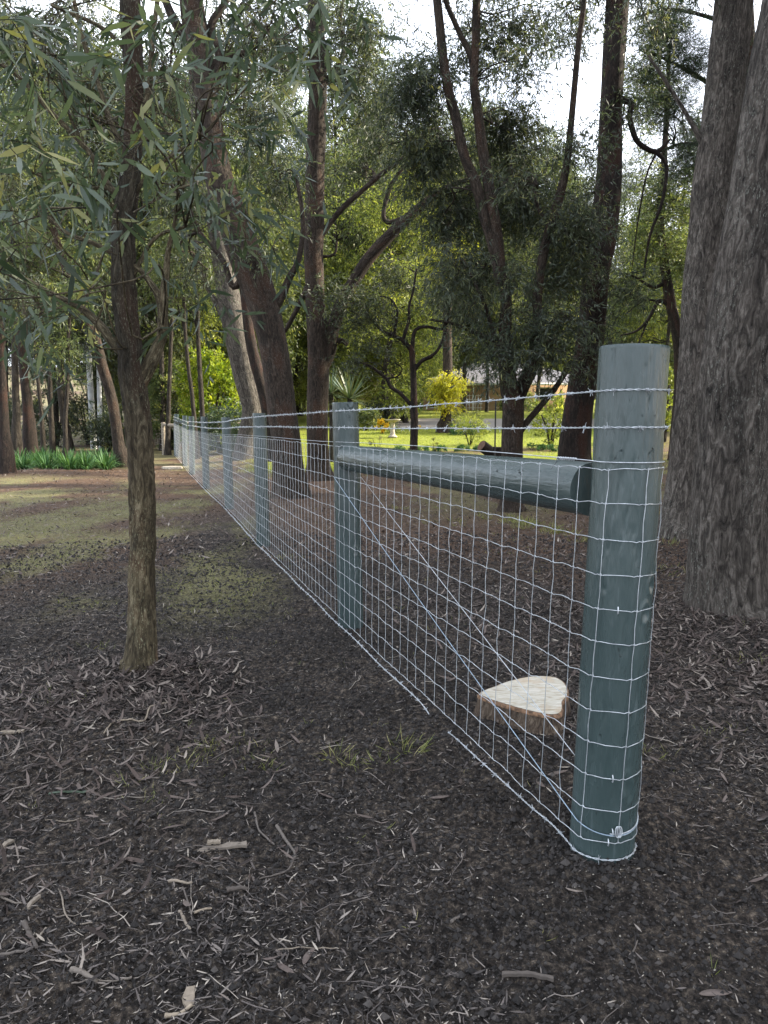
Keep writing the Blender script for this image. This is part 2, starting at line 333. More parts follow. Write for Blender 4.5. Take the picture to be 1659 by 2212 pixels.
def zones(x, y):
    """masks of the ground cover: lawn, moss, litter(reddish), bare soil"""
    n = fbm(x*.7, y*.7, o=4, seed=21)-.5; ratio = x/np.maximum(y, .5)
    lawn = smooth(17.2, 20.5, y+n*5)*smooth(-.20, -.11, ratio+n*.12)*(1-smooth(.30, .38, ratio+n*.15)*smooth(46, 36, y)*.8)
    lawn *= 1-smooth(60, 62, y)*0
    bed = np.exp(-((y-24.5-.12*x+n*2)/1.0)**2)*smooth(-.06, 0, ratio)           # planted strip across the lawn
    lawn *= 1-.85*bed
    m = fbm(x*.9+4, y*.5, o=4, seed=33)
    moss = smooth(4.2, 6, y)*(1-smooth(15.5, 18, y))*(1-smooth(-1.5, -.8, x+.17*(y-6)+n*1.2))*smooth(.34, .55, m)
    moss = np.maximum(moss, .7*smooth(9, 13, y)*(1-smooth(20, 24, y))*smooth(-.04, .06, ratio)*smooth(.5, .62, m))
    moss = np.maximum(moss, .9*smooth(19, 22, y)*(1-smooth(-.24, -.2, ratio))*smooth(.35, .5, m))
    fx = .7-.331*(y-2.13); d = x-fx
    soil = np.exp(-((d+.35+n*.5)/.85)**2)*(1-smooth(9, 13, y))
    return lawn, moss, soil
gm = build_ground()
def ground_mat():
    m, nt, bs = mat('bush_soil'); g = nt.nodes.new('ShaderNodeNewGeometry'); p = g.outputs['Position']
    f = noise(nt, p, 42, 8, .75); h = noise(nt, p, 9, 6, .7); k = noise(nt, p, 150, 4, .7)
    soil = ramp(nt, [(.36, (.004, .0037, .0035)), (.48, (.019, .0165, .0155)), (.57, (.056, .049, .044)), (.68, (.17, .15, .13))], f)
    lit = ramp(nt, [(.32, (.018, .012, .009)), (.48, (.06, .038, .026)), (.62, (.13, .085, .06)), (.75, (.24, .18, .14))], f)
    moss = ramp(nt, [(.3, (.05, .042, .024)), (.5, (.115, .112, .055)), (.7, (.20, .19, .10))], f)
    lawn = ramp(nt, [(.3, (.06, .055, .02)), (.45, (.12, .145, .02)), (.6, (.18, .21, .025)), (.75, (.28, .29, .04))], noise(nt, p, 5, 8, .75))
    a = lambda n_: attr(nt, n_, 'Fac')
    brk = math_(nt, 'MULTIPLY', h, 1.0)
    soil = mixc(nt, 1.0, soil, ramp(nt, [(.35, (.65,)*3), (.65, (1.5, 1.42, 1.34))], noise(nt, p, 1.3, 5, .6)), 'MULTIPLY')
    def mk(an, lo=.35): return math_(nt, 'MULTIPLY', a(an), ramp(nt, [(lo, (0,)*3), (lo+.2, (1,)*3)], h))
    c = mixc(nt, a('dirt'), lit, soil); c = mixc(nt, mk('moss', .3), c, moss); c = mixc(nt, a('lawn'), c, lawn); c = mixc(nt, a('path'), c, (.20, .19, .185))
    c = mixc(nt, 1.0, c, (1.04, 1.0, .93), 'MULTIPLY'); nt.links.new(c, bs.inputs['Base Color']); bs.inputs['Roughness'].default_value = .95; bs.inputs['Specular IOR Level'].default_value = .2
    bump(nt, bs, math_(nt, 'ADD', f, math_(nt, 'MULTIPLY', k, .4)), .9, .025); return m
go = tag(gm.build('ground', ground_mat()), kind='structure')
V = np.concatenate(gm.v); x, y = V[:, 0], V[:, 1]; lawn, moss, soil = zones(x, y)
nn = fbm(x*.5, y*.5, o=3, seed=44)
dirt = np.clip(np.maximum(soil, 1-smooth(5.5, 9.5, np.hypot(x, y)+(nn-.5)*4)), 0, 1)
path = smooth(38, 39, y)*(1-smooth(50, 51.5, y))*smooth(.0, .02, x/np.maximum(y, 1))*(1-smooth(20, 22, x))
for nme, arr in (('lawn', lawn), ('moss', moss), ('dirt', dirt), ('path', path)):
    a = go.data.attributes.new(nme, 'FLOAT', 'POINT'); a.data.foreach_set('value', arr.astype(float))
# ------------------------------------------------------------------ litter (uncountable)
def polar(n, r0, r1, pw=1.0, a=33):
    u = rng.random(n); e = 2-pw
    r = (r0**e+(r1**e-r0**e)*u)**(1/e); t = np.radians(rng.uniform(-a, a, n)); return r*np.sin(t), r*np.cos(t)
def gz(x, y):
    r = np.hypot(x, y); near = 1-smooth(7, 16, r)
    return ground(x, y)+near*(relief(x, y))
mb = MB(); n = 90000; x, y = polar(n, 1.0, 9, 1.35); z = gz(x, y)              # soil crumbs
s = (.0016+.0055*rng.random(n)**4)*(1+.16*np.hypot(x, y)); c = np.stack([x, y, z+s*.3], -1)
oct_ = np.array([(1, 0, 0), (0, 1, 0), (-1, 0, 0), (0, -1, 0), (0, 0, 1), (0, 0, -1)], float)
vv = c[:, None]+(oct_[None]*rng.uniform(.6, 1.4, (n, 6, 1))*s[:, None, None]); b = np.arange(n)[:, None, None]*6
tri = np.array([(0, 1, 4), (1, 2, 4), (2, 3, 4), (3, 0, 4), (1, 0, 5), (2, 1, 5), (3, 2, 5), (0, 3, 5)])
mb.add(vv.reshape(-1, 3), (b+tri[None]).reshape(-1, 3), None, np.repeat(np.where(s > .0035, .75, 1.)*rng.random(n), 6)); n = 9000; x = rng.uniform(-1.8, 1.6, n); y = rng.uniform(1.2, 7, n); k = rng.random(n) < zones(x, y)[2]; ra, rq_ = rng.uniform(0, 6.28, 500), .10+.12*rng.random(500)**1.5; x, y = np.concatenate([x[k], .67+rq_*np.cos(ra)]), np.concatenate([y[k], 2.13+rq_*np.sin(ra)]); n = len(x); z = gz(x, y)
s = .004+.011*rng.random(n)**2.5; c = np.stack([x, y, z+s*.2], -1); vv = c[:, None]+(oct_[None]*rng.uniform(.5, 1.3, (n, 6, 1))*s[:, None, None]); b = np.arange(n)[:, None, None]*6
mb.add(vv.reshape(-1, 3), (b+tri[None]).reshape(-1, 3), None, np.repeat(.75*rng.random(n), 6))
tag(mb.build('soil_crumbs', CRUMB, flat=True), kind='stuff')
mb = MB(); n = 260000; x, y = polar(n, .95, 14, 1.2)                              # shredded mulch and twiglets
lw, ms_, so = zones(x, y); dr = smooth(.36, .62, fbm(x*1.6, y*1.6, o=4, seed=61)); keep = rng.random(n) > np.clip(so*.62+.3*ms_+.62*(1-dr)*smooth(7, 3, np.hypot(x, y))*0+.62*(1-dr), 0, .93); x, y = x[keep], y[keep]; n = len(x); z = gz(x, y); r = np.hypot(x, y)
th = rng.uniform(0, 2*math.pi, n)+.0; D = np.stack([np.cos(th), np.sin(th)*.8, rng.normal(size=n)*.28], -1)
L = (.006+.034*rng.random(n)**2.6)*(1+.05*r); leaves(mb, np.stack([x, y, z+.001+.008*rng.random(n)], -1), D, L, L*rng.uniform(.05, .17, n)+.0010, rng.random(n)**1.15, True, up=np.array([0, 0, 1.]), curl=.3)
tag(mb.build('shredded_mulch', SHRED), kind='stuff')
mb = MB(); n = 34000; x, y = polar(n, 1.0, 16, .9, 34)                              # fallen leaves
den = .16+.25*smooth(4.5, 7, np.hypot(x, y))+.85*np.exp(-(((x+1.3)/1.3)**2+((y-3.4)/.95)**2))+.75*smooth(.9, 1.6, x+.28*(y-2))*smooth(2.2, 3.2, y)
lw, ms_, so = zones(x, y); den = den*(.25+1.5*smooth(.42, .66, fbm(x*1.3+5, y*1.3, o=4, seed=62))); keep = rng.random(n) < np.clip(den, 0, 1)*(1-.88*so)*(1-lw); x, y = x[keep], y[keep]; n = len(x); z = gz(x, y)
th = rng.uniform(0, 2*math.pi, n); D = np.stack([np.cos(th), np.sin(th), rng.normal(size=n)*.16], -1)
L = .022+.055*rng.random(n)**1.8; leaves(mb, np.stack([x, y, z+.004+.010*rng.random(n)], -1), D, L, L*rng.uniform(.10, .22, n), rng.random(n)**1.1, True, up=np.array([0, 0, 1.]), curl=.45)
for cx_, cy_, sx_, sy_, n in [(-1.35, 3.45, .55, .32, 2600), (-1.25, 3.75, .25, .2, 700), (1.9, 3.6, .45, .7, 3400), (2.2, 4.7, .5, .35, 1500), (-1.3, 2.4, .5, .5, 900), (1.0, 5.2, .8, .8, 2200)]:
    x = cx_+rng.normal(size=n)*sx_; y = cy_+rng.normal(size=n)*sy_; k = (x > .7-.331*(y-2.13)+.15) | (x < .7-.331*(y-2.13)-.9); x, y = x[k], y[k]; n = len(x); z = gz(x, y); th = rng.uniform(0, 6.28, n); D = np.stack([np.cos(th), np.sin(th), rng.normal(size=n)*.22], -1)
    L = .03+.06*rng.random(n)**1.5; leaves(mb, np.stack([x, y, z+.003+.014*rng.random(n)], -1), D, L, L*rng.uniform(.12, .24, n), rng.random(n)**.95, True, up=np.array([0, 0, 1.]), curl=.6)
n = 26000; x, y = polar(n, 7, 24, .6, 33); lw, ms_, so = zones(x, y); k = (rng.random(n) > lw) & (rng.random(n) > ms_*.8); x, y = x[k], y[k]; n = len(x)
th = rng.uniform(0, 6.28, n); D = np.stack([np.cos(th), np.sin(th), rng.normal(size=n)*.2], -1); L = rng.uniform(.04, .11, n)
leaves(mb, np.stack([x, y, gz(x, y)+.01], -1), D, L, L*.22, rng.random(n)**1.0, False, up=np.array([0, 0, 1.]), curl=.5)
tag(mb.build('fallen_leaves', LITTER), kind='stuff')
mb = MB(); n = 30000; y = 5+18*rng.random(n); x = y*rng.uniform(-.55, .55, n); lw, ms_, _ = zones(x, y); k = rng.random(n) < ms_*(1-lw); x, y = x[k], y[k]; n = len(x)
leaves(mb, np.stack([x, y, gz(x, y)-.004], -1), np.stack([rng.normal(size=n), rng.normal(size=n), .8*np.ones(n)], -1), rng.uniform(.02, .05, n), .006, rng.random(n)*.8, False)
tag(mb.build('short_moss_grass', GRASSD), kind='stuff')
mb = MB()                                                                         # fine twigs
for i in range(2600):
    xx, yy = polar(1, 1.0, 9, 1.2); xx, yy = xx[0], yy[0]
    if zones(np.array([xx]), np.array([yy]))[2][0]*.85 > rng.random(): continue
    a = rng.uniform(0, 6.28); Lg = rng.uniform(.05, .2); k = 5; t = np.linspace(-.5, .5, k)
    px_ = xx+np.cos(a)*Lg*t+rng.normal(size=k)*.006; py_ = yy+np.sin(a)*Lg*t+rng.normal(size=k)*.006
    P = np.stack([px_, py_, gz(px_, py_)+.006], -1); tube(mb, P, np.linspace(1, .5, k)*rng.uniform(.0007, .0022), 5, rn=float(rng.random()**1.1))
tag(mb.build('fine_twigs', SHRED), kind='stuff')
mb = MB()                                                                         # thin grass seedlings
def tuft(mb, x0, y0, n, h, sp, rn0=.5):
    a = rng.uniform(0, 6.28, n); q = rng.random(n)**.5*sp; B = np.stack([x0+np.cos(a)*q, y0+np.sin(a)*q, gz(x0+np.cos(a)*q, y0+np.sin(a)*q)-.004], -1)
    D = np.stack([np.cos(a)*.7, np.sin(a)*.7, np.full(n, .7)], -1)+rng.normal(size=(n, 3))*.35; D[:, 2] = abs(D[:, 2])+.15
    leaves(mb, B, D, h*rng.uniform(.5, 1.2, n), h*.035+.0006+.0012*(math.hypot(x0, y0) > 6), np.clip(rn0+rng.normal(size=n)*.25, 0, 1), True, curl=.7)
for (u, v, nn_, h) in [(735, 1640, 60, .07), (845, 1640, 70, .09), (370, 1660, 60, .06), (350, 1650, 50, .05), (430, 1620, 40, .05), (480, 1610, 40, .05), (370, 1770, 25, .03), (220, 1400, 30, .06), (1430, 1640, 30, .06), (1555, 1580, 25, .05), (1600, 1430, 30, .08),
                       (1140, 1130, 260, .16), (1060, 1120, 140, .12), (1200, 1150, 140, .12), (1170, 1140, 160, .13), (1250, 1160, 120, .12), (900, 1100, 120, .1), (960, 1130, 90, .1), (1450, 1110, 160, .14), (1440, 1060, 160, .14), (1420, 1165, 90, .12), (1440, 1230, 60, .08), (300, 1730, 30, .04), (560, 1660, 40, .05), (590, 1625, 30, .05), (1015, 1340, 20, .05), (160, 1500, 25, .05), (60, 1490, 25, .05), (620, 1210, 40, .08), (640, 1330, 30, .06), (350, 1130, 40, .05)]:
    ang = math.atan((v-CY)/F)+PITCH; Y = CAMZ/math.tan(ang); p, _ = PX(u, v, Y)
    for k in range(4): tuft(mb, p[0]+rng.normal()*.05*Y/2.5, p[1]+rng.normal()*.05*Y/2.5, nn_//5, h*.85, .03+.02*Y/3)
for i in range(220):
    xx, yy = polar(1, 1.6, 13, .6); tuft(mb, xx[0], yy[0], 5, rng.uniform(.02, .05), .02)
tag(mb.build('sparse_grass', GRASSD), kind='stuff')
mb = MB(); n = 90000                                                               # sunlit lawn
y = 17+34*rng.random(n)**1.5; x = y*rng.uniform(-.2, .62, n); lw, _, _ = zones(x, y); k = (rng.random(n) < lw) & ~((y > 37.5) & (y < 51) & (x > 0)); x, y = x[k], y[k]; n = len(x)
leaves(mb, np.stack([x, y, ground(x, y)-.01], -1), np.stack([rng.normal(size=n)*.5, rng.normal(size=n)*.5, np.ones(n)], -1), rng.uniform(.04, .09, n), .012, rng.random(n))
tag(mb.build('lawn_grass', GRASS), kind='stuff')
# ------------------------------------------------------------------ the new wire fence
fence = empty('wire_fence', (.67, 2.13, 0), 'new rural fence of painted grey-green posts with netting and barbed wire', 'fence')
def post(basep, topp, r, seed, hi=False):
    mb = MB(); n = 240 if hi else 60; sd = 200 if hi else 40; t = np.linspace(0, 1, n)[:, None]
    b = np.array(basep, float); tp = np.array(topp, float); P = b+(tp-b)*t
    def disp(rr, a, L):
        A, LL = np.meshgrid(a, L); ca, sa = np.cos(A), np.sin(A)
        q = 1+.08*(fbm(ca*1.3+seed, sa*1.3, LL*1.3, 3, seed)-.5)+.012*(fbm(ca*5+seed, sa*5, LL*7, 3, seed+2)-.5)-.035*np.maximum(0, fbm(ca*3+seed, sa*3, LL*14, 2, seed+31)-.72)*5
        q += .022*np.minimum(0, fbm(ca*3.2+seed, sa*3.2, LL*2.2, 2, seed+9)-.5)*2
        q -= .03*np.maximum(0, fbm(ca*7+seed, sa*7, LL*11, 3, seed+5)-.62)*6; q += .014*(fbm(ca*16+seed, sa*16, LL*24, 2, seed+8)-.5)
        kr = np.random.default_rng(seed)
        for _ in range(9 if hi else 4):                      # knots, chisel marks and long drying checks
            ka, kz, ks = (4.7+kr.uniform(-1.3, 1.3), kr.uniform(.2, 1.65), kr.uniform(.010, .02)); da = (A-ka)*rr.mean(); dz = (LL-kz)*.6; d2 = np.sqrt(da**2+dz**2)/ks
            q += -.05*np.exp(-(d2/.5)**2)+.03*np.exp(-((d2-1.1)/.3)**2)
        for _ in range(7):
            ka, kz, kl = (4.7+kr.uniform(-1.4, 1.4), kr.uniform(.2, 1.6), kr.uniform(.05, .22)); q -= .045*np.exp(-((A-ka-.03*np.sin(LL*30))/.035)**2)*np.exp(-((LL-kz)/kl)**4)
        return rr*q
    rad = np.full(n, r); rad[-1] = r*.985
    P[-1] = P[-2]+(P[-1]-P[-2])*.4
    tube(mb, P, rad, sd, disp=disp, rn=.5)
    return mb.build('fence_post', PAINT, fence)
posts = [((.668, 2.13), (.716, 2.13), 1.534, .0965)]
for (ut, ub, Y, r, zt) in [(746, 757, 4.72, .084, 1.467), (560, 567, 8.0, .075, 1.478), (488, 495, 11.8, .075, 1.49), (441, 446, 15.6, .075, 1.56), (413, 416, 19.5, .075, 1.63), (399, 401, 22.5, .075, 1.70), (381, 383, 26.5, .085, 1.82)]:
    p1, _ = PX(ut, 890, Y); p0, _ = PX(ub, 1060, Y); posts.append(((p0[0], Y), (p1[0], Y), zt, r))
for i, (b, t, zt, r) in enumerate(posts):
    g0 = float(ground(*b)); post((b[0], b[1], g0-.15), (t[0], t[1], zt), r, 11+i*7, i < 2)
# brace rails
def rail(a, b, r, seed):
    mb = MB(); P = np.linspace(a, b, 90)
    def disp(rr, an, L):
        A, LL = np.meshgrid(an, L); ca, sa = np.cos(A), np.sin(A)
        return rr*(1+.06*(fbm(ca*1.2+seed, sa*1.2, LL*1.5, 3, seed)-.5)-.02*np.maximum(0, fbm(ca*6, sa*6, LL*9, 3, seed+4)-.64)*6)
    tube(mb, P, np.linspace(r, r*.97, 90), 64, disp=disp, rn=.5); return mb.build('brace_rail', PAINT, fence)
rail((.645, 2.25, 1.112), (-.222, 4.66, 1.112), .083, 5)
e7, e6 = posts[7], posts[6]
rail((e7[0][0]+.05, e7[0][1]-.1, 1.55), (e6[0][0]-.03, e6[0][1]+.1, 1.47), .07, 8)
# the line of the netting: wraps the near post, then runs past the camera side of each post
LN = []                                                        # (x, y, ground z)
c0 = np.array([.69, 2.13]); rr0 = .0965+.0075
dvec = nrm(np.array([posts[1][1][0]-c0[0], posts[1][1][1]-c0[1]])); nv = np.array([-dvec[1], dvec[0]])
a_t = math.atan2(nv[1], nv[0]) % (2*math.pi)                   # angle of tangent point (left side)
lean = np.array([.048, 0])/1.534
def arc_pt(a, z): return c0+lean*(z-.75)+rr0*np.array([math.cos(a), math.sin(a)])
S0 = rr0*(2*math.pi-a_t+.9)                                    # arc length on the near post
line = [c0+nv*rr0]+[np.array(p[1])*.5+np.array(p[0])*.5+nv*(p[3]+.004) for p in posts[1:]]
seg = [np.linalg.norm(line[i+1]-line[i]) for i in range(len(line)-1)]; TOT = sum(seg)
def net_pt(s, z, base=True):
    """s<0 : on the post (arc); s>=0 along the fence; z above ground"""
    if s < 0:
        a = a_t+(-s)/rr0; q = arc_pt(a, z); return np.array([q[0], q[1], z])
    for i, L_ in enumerate(seg):
        if s <= L_ or i == len(seg)-1:
            t = s/L_; q = line[i]*(1-t)+line[i+1]*t; break
        s -= L_
    lx = lean[0]*(z-.75)*max(0, 1-(s/seg[0] if i == 0 else 1))
    g = float(ground(q[0], q[1]))
    return np.array([q[0]+lx, q[1], z+g*(1 if q[1] > 3 else 0)])
HZ = [.085+.100*k for k in range(12)]
WRAP = rr0*3.45
sv = np.arange(-WRAP-.012, TOT, .112)
mb = MB(); rngw = np.random.default_rng(5)
jit = rngw.normal(size=(len(sv), 12))*.0017; jz = rngw.normal(size=(len(sv), 12))*.0022
def rw(s): return .00122+.00003*max(0, s)**.8
for k, hz in enumerate(HZ):                                    # line wires, crimped at the knots
    P = []; Rd = []
    for i, s in enumerate(sv):
        sj = s+jit[i, k] if s > 0 else s
        if s < 12:
            for ds, dz in ((-.022, .0), (-.009, -.0028), (.0, 0.0), (.009, -.0028), (.022, .0)):
                p = net_pt(sj+ds, hz+jz[i, k]+dz); P.append(p); Rd.append(rw(s))
            P.append(net_pt(sj+.056, hz+.001+jz[i, k])); Rd.append(rw(s))
        else: P.append(net_pt(sj, hz+jz[i, k])); Rd.append(rw(s))
    P = np.array(P); Rd = np.array(Rd)
    tube(mb, P, Rd, 5, rn=.5)
for i, s in enumerate(sv):                                      # stay wires
    P = []
    for k, hz in enumerate(HZ):
        sj = s+jit[i, k] if s > 0 else s-.012*(k/11) ; P.append(net_pt(sj, hz+jz[i, k]))
        if s < 14 and k < 11: P.append(net_pt((sj+(s+jit[i, k+1] if s > 0 else sj))/2, hz+.05)+np.array([rngw.normal()*.002, 0, 0]))
    P = np.array(P); tube(mb, P, rw(s)*.92, 5, rn=.5)
    if s < 14:                                                 # ring-lock knots
        for k, hz in enumerate(HZ):
            p = net_pt(s+jit[i, k] if s > 0 else s-.012*(k/11), hz+jz[i, k]); r_ = rw(s)
            q = net_pt(s+.01, hz)-net_pt(s-.01, hz); q = nrm(q); nn2 = np.cross(q, [0, 0, 1.])
            an = np.linspace(0, 2*math.pi, 7)
            ring = p+(np.cos(an)[:, None]*np.array([0, 0, 1.])*.7+np.sin(an)[:, None]*q)*r_*2.3+nn2*r_*np.linspace(-.8, .8, 7)[:, None]
            tube(mb, ring, r_*.8, 4, rn=.5)
mb.build('wire_netting', WIRE, fence)
# plain straining wire over the netting, twisted off at the near post
mb = MB(); zt = HZ[-1]
P = [net_pt(-s_, zt+.02) for s_ in np.linspace(WRAP, 0.02, 24)]+[net_pt(s_, zt+.022+.012*math.sin(min(s_, 3)/3*3.14)) for s_ in np.linspace(.05, TOT, 60)]
tube(mb, P, .0016, 5, rn=.5)
tt = np.linspace(.1, .2, 40); P = [net_pt(s_, zt+.022+.005*math.sin(s_*500))+np.array([.004*math.cos(s_*500), 0, 0]) for s_ in tt]+[net_pt(.23, zt-.012)]; tube(mb, P, .0016, 5, rn=.5)
mb.build('straining_wire', WIRE, fence)
def barbed(zf, s_end, wrap, barb=.1, rs=np.random.default_rng(3), dz=0, gaps=()):
    mb = MB(); s = -wrap; ss = []
    while s < s_end: ss.append(s); s += .006 if s < 3 else .03 if s < 9 else .2
    ss = np.array(ss)
    ph = ss*2*math.pi/.045; amp = np.where(ss < 9, .0017, .0006)
    base = np.array([net_pt(a, zf(a)) for a in ss]); tang = nrm(np.gradient(base, axis=0)); nn3 = nrm(np.cross(tang, [0, 0, 1.]))
    amp2 = amp[:, None]
    for sg in (0, math.pi):
        P = base+amp2*(np.cos(ph+sg)[:, None]*np.array([0, 0, 1.])+np.sin(ph+sg)[:, None]*nn3)
        tube(mb, P, np.array([.00115+.00010*max(0, a)**.8 for a in ss]), 5, rn=.5)
    s = -wrap+.05
    while s < s_end:
        p = net_pt(s, zf(s)); q = nrm(net_pt(s+.01, zf(s+.01))-net_pt(s-.01, zf(s-.01))); nv3 = nrm(np.cross(q, [0, 0, 1.])); r_ = .00095+.00011*max(0, s)**.8
        if s < 16:
            a = np.linspace(0, 4*math.pi, 16); co = p+(np.cos(a)[:, None]*np.array([0, 0, 1.])+np.sin(a)[:, None]*nv3)*(.0032+r_)+q*np.linspace(-.004, .004, 16)[:, None]; tube(mb, co, r_, 4, rn=.5)
        for _ in range(4 if s < 16 else 2):
            d = nrm(rs.normal(size=3)*np.array([1, 1, 1.2])-q*0); d = nrm(d-q*d.dot(q)*.7); L_ = .013+.004*rs.random(); tube(mb, np.array([p, p+d*L_]), [r_, r_*.55], 4, rn=.5)
        s += barb*rs.uniform(.85, 1.15)
    return mb.build('barbed_wire', WIRE, fence)
def sag(z, a): return lambda s: z-a*math.sin(math.pi*min(max(s, 0), seg[0])/seg[0])-.0
barbed(sag(1.405, .006), TOT, rr0*2.7); barbed(sag(1.302, .004), TOT, rr0*2.7)
barbed(lambda s: .034 if s < 0 else .034-.03*math.exp(-((s-1.05)/.12)**2)+.012*math.exp(-((s-.1)/.1)**2)+(.004*math.sin(s*6)), TOT, rr0*3.0, .085)
# brace wire: a doubled strand from the foot of the near post to the head of the next
mb = MB(); c1 = np.array([-.235, 4.72]); r1 = .084+.004
lo = lambda a: np.array([*arc_pt(a, .14), .14+.03*math.cos(a-4.9)*-1+.0]) ; hi_ = lambda a: np.array([c1[0]+r1*math.cos(a), c1[1]+r1*math.sin(a), .985])
aa = a_t-.12
P1 = [hi_(aa+t) for t in np.linspace(.9, 0, 8)]; P2 = [lo(a_t+.1+t) for t in np.linspace(0, math.pi+.0, 26)]
mid = [P1[-1]*(1-t)+P2[0]*t+np.array([0, 0, -.01*math.sin(math.pi*t)]) for t in np.linspace(.05, .95, 20)]
tube(mb, catmull(np.array(P1+mid+P2), 2), .0017, 6, rn=.5); mb.build('brace_wire', WIREB, fence)
mb = MB()
Q1 = [hi_(aa+math.pi-.3-t) for t in np.linspace(.9, 0, 8)]; Q2 = np.array([.615, 2.235, .255]); Q3 = np.array([.70, 2.24, .16])
mid = [Q1[-1]*(1-t)+Q2*t for t in np.linspace(.05, 1, 20)]; tube(mb, catmull(np.array(Q1+mid+[Q3]), 2), .0016, 6, rn=.5)
for off in (.0, .006):
    P2 = [lo(a_t+.25+t)+np.array([0, 0, off-.001]) for t in np.linspace(.9, math.pi-.1, 20)]; tube(mb, P2, .0017, 5, rn=.5)
mb.build('brace_wire', WIRE, fence)
# staples in the near post and the tie-off rings
mb_list = []
for (a, z) in [(4.45, .885-.10), (4.62, .285), (4.62, .088), (4.72, .120)]:
    mb = MB(); p = np.array([*arc_pt(a, z), z]); o_ = np.array([math.cos(a), math.sin(a), 0])
    t = np.linspace(0, math.pi, 9); P = p+np.array([0, 0, 1.])*(np.cos(t)*.010)[:, None]+o_*(np.sin(t)*.007-.004)[:, None]; tube(mb, P, .0019, 6, rn=.5); mb.build('staple', WIRE, fence)
mb = MB(); 
for k in range(2):
    a = 4.84+k*.05; p = np.array([*arc_pt(a, .125), .125]); o_ = np.array([math.cos(a), math.sin(a), 0]); t = np.linspace(0, 2*math.pi, 14)
    P = p+o_*.006+np.array([0, 0, 1.])*(np.cos(t)*.017)[:, None]+np.array([1, 0, 0.])*(np.sin(t)*.007)[:, None]; tube(mb, P, .002, 6, rn=.5)
mb.build('wire_tie', WIRE, fence)
# ------------------------------------------------------------------ trees
ROOTJ = np.random.default_rng(12)
def path3(path, Y):
    out = []; rad = []
    for q in path:
        u, v, wd = q[:3]; yy = Y+(q[3] if len(q) > 3 else 0); p, mpp = PX(u, v, yy); out.append(p); rad.append(wd*mpp/2)
    return np.array(out), np.array(rad)
def limb(mb, P, rad, sides, hi, seed, amp=.10, flare=0, jit_=.012):
    n = 10 if hi else 5; PR = catmull(np.column_stack([P, rad]), n); Pq, rq = PR[:, :3].copy(), np.maximum(PR[:, 3], .002)
    L = np.concatenate([[0], np.cumsum(np.linalg.norm(np.diff(Pq, axis=0), axis=1))])
    if hi:                                                         # resample evenly for bark relief
        m_ = int(L[-1]/.02)+2; ll = np.linspace(0, L[-1], m_); Pq = np.stack([np.interp(ll, L, Pq[:, k]) for k in range(3)], -1); rq = np.interp(ll, L, rq); L = ll
    Pq[:, 0] += (vn(L*1.7, L*0+seed, seed=seed)-.5)*jit_*2*np.minimum(1, L/.5); 
    def disp(rr, a, LL_):
        A, LL = np.meshgrid(a, LL_); ca, sa = np.cos(A), np.sin(A); r0 = rr.mean()
        q = 1+amp*2*(fbm(ca*1.2+seed, sa*1.2, LL*1.1, 3, seed)-.5)
        if hi:
            rd = 1-abs(fbm(ca*r0*38+seed, sa*r0*38, LL*8.0, 4, seed+3)-.5)*4; q -= np.clip(rd, 0, 1)*min(.008/r0, .10)
            q += (fbm(ca*r0*70, sa*r0*70, LL*30, 2, seed+6)-.5)*.007/r0
        if flare: q += flare*np.exp(-LL/.22)*(.45+.9*np.clip(np.cos(A*4+seed)*.5+np.cos(A*2+seed*2)*.5, 0, 1))
        return rr*q
    tube(mb, Pq, rq, sides, disp=disp, rn=.5)
    return Pq, rq
def crown(mb, blobs, nodes, mbt, seed, leafL=.10, leafW=.014, hi=False, Lsp=.5, K=5, per=2, droop=1., tone=.45, nb=3, br=.02, twig=.0016, hang=.6, spread=.7, mul=1., ntw=3):
    """blobs: (centre, radii, nsprays[, tone])"""
    nodes = np.asarray(nodes)
    for bi, bl in enumerate(blobs):
        c, r, ns_ = bl[:3]; tn = bl[3] if len(bl) > 3 else tone; c = np.array(c); r = np.array(r)
        anch = []
        d = np.linalg.norm(nodes-c, axis=1); j = int(np.argmin(d)); s0 = nodes[j]
        for k in range(nb):
            e, _ = ell(1, c, r*.8); e = e[0]; n = 6; t = np.linspace(0, 1, n)[:, None]
            ctrl = s0*(1-t)+e*t; dist = np.linalg.norm(e-s0); ctrl[1:-1] += rng.normal(size=(n-2, 3))*dist*.05; ctrl[:, 2] += (np.sin(t[:, 0]*math.pi))*dist*.10
            P = catmull(ctrl, 3); rb = br*min(1.6, .45+dist*.25); tube(mbt, P, np.linspace(rb, rb*.25, len(P)), 6, rn=.5); anch.append(P[len(P)//3:])
            for q in range(ntw):                                   # twigs
                a0 = P[rng.integers(len(P)//2, len(P))]; e2, _ = ell(1, c, r); t2 = np.linspace(0, 1, 5)[:, None]; cc_ = a0*(1-t2)+e2[0]*t2; cc_[1:-1] += rng.normal(size=(3, 3))*.04*dist; P2 = catmull(cc_, 2)
                tube(mbt, P2, np.linspace(rb*.35, rb*.12, len(P2)), 4, rn=.5); anch.append(P2)
        A = np.concatenate(anch) if anch else nodes
        # clumps around anchors: gaps between them let the sky through
        npc = 8; ncl = max(1, int(ns_*mul)//npc)
        cl, _ = ell(ncl, c, r); ia = rng.integers(0, len(A), ncl); mixw = rng.uniform(.25, .9, (ncl, 1)); cl = cl*mixw+A[ia]*(1-mixw)
        O = np.repeat(cl, npc, 0)+rng.normal(size=(ncl*npc, 3))*Lsp*.30
        D = nrm(rng.normal(size=(len(O), 3))*np.array([1, 1, .45])+np.array([0, 0, .1]))
        toc = np.repeat(np.clip(tn+rng.normal(size=ncl)*.12, 0, 1), npc)
        sprays(mb, O, D, Lsp, K, leafL, leafW, per, droop, hi, twig, toc, spread, hang=hang)
